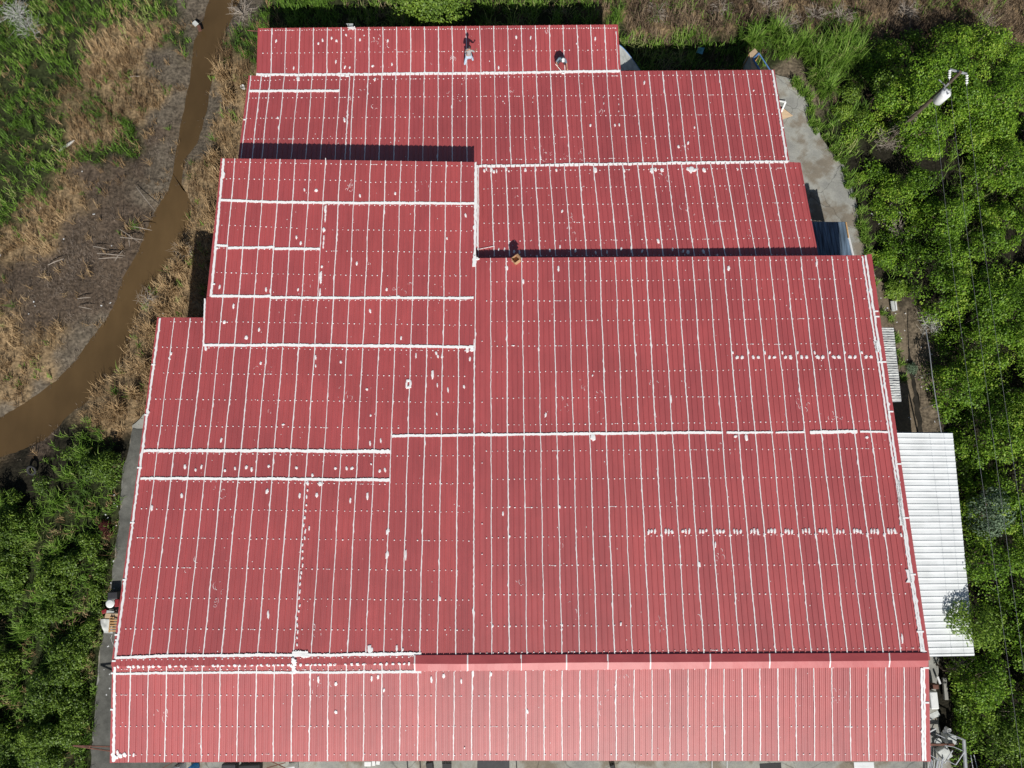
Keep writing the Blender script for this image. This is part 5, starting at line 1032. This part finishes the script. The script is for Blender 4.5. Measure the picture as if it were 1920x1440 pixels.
# ------------------------------------------------------------------ people
def skin(name, V, E_, m, parent, sub=2, root=0):
    me = bpy.data.meshes.new(name); me.from_pydata([v[0] for v in V], E_, []); o = bpy.data.objects.new(name, me); COL.objects.link(o)
    md = o.modifiers.new('s', 'SKIN'); md.use_smooth_shade = True
    if not me.skin_vertices: return o
    for i, v in enumerate(V):
        sv = me.skin_vertices[0].data[i]; r = v[1]; sv.radius = (r, r) if not isinstance(r, tuple) else r; sv.use_root = (i == root)
    ss = o.modifiers.new('ss', 'SUBSURF'); ss.levels = sub; ss.render_levels = sub
    me.materials.append(M[m]); adopt(o, parent); return o
def person(org, J, label, shirt, trous, capm, face):
    t = thing('person', org, label, 'person'); O = np.array(org)
    W_ = {k: tuple(O + np.array(v)) for k, v in J.items()}
    def ch(names, rad, E_=None): return [(W_[n], r) for n, r in zip(names, rad)]
    B = ['pelvis', 'belly', 'chest', 'neck', 'headlow', 'headtop', 'hipL', 'kneeL', 'ankL', 'toeL', 'hipR', 'kneeR', 'ankR', 'toeR', 'shL', 'elL', 'wrL', 'palmL', 'shR', 'elR', 'wrR', 'palmR']
    rd = [.13, .12, .13, .055, .085, .085, .085, .055, .04, .035, .085, .055, .04, .035, .055, .04, .028, .03, .055, .04, .028, .03]
    E_ = [(0, 1), (1, 2), (2, 3), (3, 4), (4, 5), (0, 6), (6, 7), (7, 8), (8, 9), (0, 10), (10, 11), (11, 12), (12, 13), (2, 14), (14, 15), (15, 16), (16, 17), (2, 18), (18, 19), (19, 20), (20, 21)]
    V = ch(B, rd)
    for s_, wr, pm in (('L', 16, 17), ('R', 20, 21)):     # five separate fingers out of each palm
        a = np.array(V[pm][0]); d = a - np.array(V[wr][0]); d /= np.linalg.norm(d); sd = np.cross(d, [0, 0, 1.]); sd /= np.linalg.norm(sd) + 1e-6
        for k, (o_, l_) in enumerate(((-.030, .07), (-.010, .085), (.010, .08), (.030, .06), (.040 if s_ == 'L' else -.040, .05))):
            b_ = a + sd * o_ + (0 if k < 4 else -.04) * d; m1 = b_ + d * l_ * .5 + (sd * np.sign(o_) * .03 if k == 4 else 0); m2 = m1 + d * l_ * .4 + np.array([0, 0, -l_ * .35])
            i = len(V); V += [(tuple(m1), .0095), (tuple(m2), .008)]; E_ += [(pm, i), (i, i + 1)]
    skin('body', V, E_, 'skin', t)
    # face: nose and eyes on the front of the head; hair or cap on top
    hd = (np.array(W_['headlow']) + np.array(W_['headtop'])) / 2; f = np.array(face, float); f /= np.linalg.norm(f); up = np.array(W_['headtop']) - np.array(W_['headlow']); up /= np.linalg.norm(up); sd = np.cross(f, up)
    MB().tube([hd + f * .09 + up * .01, hd + f * .125 - up * .03], [.012, .02], 6).build('nose', M['skin'], t)
    for s_ in (-1, 1): MB().lathe(hd + f * .092 + sd * s_ * .035 + up * .015, [(.004, -.012), (.013, 0), (.004, .012)], 8).build('eye', M['hair'], t)
    ax = Vector(tuple(up)).to_track_quat('Z', 'Y').to_matrix()
    if capm == 'hair': MB().lathe(hd - f * .012, [(.105, -.03), (.112, .02), (.10, .07), (.065, .11), (.02, .125)], 16, ax).build('hair', M['hair'], t, True)
    else:
        MB().lathe(hd, [(.108, .01), (.112, .05), (.09, .10), (.05, .13), (.015, .135)], 16, ax).build('cap', M['white'], t, True)
        c = hd + up * .03 + f * .12; a = math.atan2(f[1], f[0]); MB().box(c, (.13, .17, .012), (0, .3, a)).build('cap_brim', M['white'], t)
    # clothes: close-fitting skins over the limbs
    S_ = ch(['pelvis', 'belly', 'chest', 'neck', 'shL', 'elL', 'shR', 'elR'], [(.17, .15), (.16, .145), (.19, .155), .085, .085, .062, .085, .062])
    skin('shirt', S_, [(0, 1), (1, 2), (2, 3), (2, 4), (4, 5), (2, 6), (6, 7)], shirt, t)
    T_ = ch(['pelvis', 'hipL', 'kneeL', 'ankL', 'hipR', 'kneeR', 'ankR'], [.165, .115, .088, .080, .115, .088, .080])
    skin('trousers', T_, [(0, 1), (1, 2), (2, 3), (0, 4), (4, 5), (5, 6)], trous, t)
    for s_ in 'LR':
        a, b_ = np.array(W_['ank' + s_]), np.array(W_['toe' + s_]); skin('shoe', [(tuple(a - (0, 0, .02)), .055), (tuple((a + b_) / 2), .052), (tuple(b_), .04)], [(0, 1), (1, 2)], 'shoe', t, 1)
    return t
sA = SECT['A']; g = sA.bp(879.5, 119)
J1 = dict(pelvis=(.02, .0, .90), belly=(.04, .03, 1.06), chest=(.07, .08, 1.30), neck=(.10, .12, 1.46), headlow=(.12, .15, 1.56), headtop=(.13, .17, 1.68),
 hipL=(-.10, -.02, .84), kneeL=(-.22, -.10, .48), ankL=(-.30, -.18, .10), toeL=(-.31, -.04, .06), hipR=(.13, .02, .84), kneeR=(.24, .14, .48), ankR=(.28, .16, .10), toeR=(.32, .30, .06),
 shL=(-.11, .06, 1.38), elL=(-.20, .10, 1.12), wrL=(-.12, .30, 1.02), palmL=(-.09, .37, 1.01), shR=(.26, .10, 1.38), elR=(.46, .08, 1.18), wrR=(.56, .28, 1.12), palmR=(.59, .36, 1.12))
person(g + (0, 0, .03), J1, 'person in grey plaid shirt and light jeans walking on the roof, casting a long shadow', 'plaid', 'jeans', 'hair', (.1, 1, -.25))
g = sA.bp(1051, 123)
J2 = dict(pelvis=(.02, .30, .30), belly=(.03, .26, .46), chest=(.06, .10, .66), neck=(.09, -.02, .76), headlow=(.11, -.09, .80), headtop=(.12, -.13, .92),
 hipL=(-.10, .26, .30), kneeL=(-.22, -.08, .48), ankL=(-.18, .10, .09), toeL=(-.20, -.06, .05), hipR=(.14, .26, .30), kneeR=(.30, -.06, .48), ankR=(.26, .12, .09), toeR=(.28, -.04, .05),
 shL=(-.14, .10, .68), elL=(-.34, -.06, .50), wrL=(-.24, -.26, .34), palmL=(-.20, -.33, .31), shR=(.26, .06, .68), elR=(.40, -.16, .48), wrR=(.44, -.36, .22), palmR=(.46, -.43, .16))
person(g + (0, 0, .03), J2, 'person in blue-grey shirt and white cap squatting on the roof, holding a white pole', 'shirtb', 'darktr', 'cap', (.1, -1, -.5))
t = thing('paint_roller', g + (0, -.3, .1), 'white roller on a pole held by the squatting person', 'roller')
a = g + np.array([-.21, -.33, .35]); b = g + np.array([.16, -.62, .10]); b0 = a - (b - a) * .5
MB().bar(b0, b, .018, 6).build('handle', M['white'], t); MB().bar(b + (-.1, -.04, -.02), b + (.1, -.04, -.02), .04, 10).build('roller', M['white'], t)
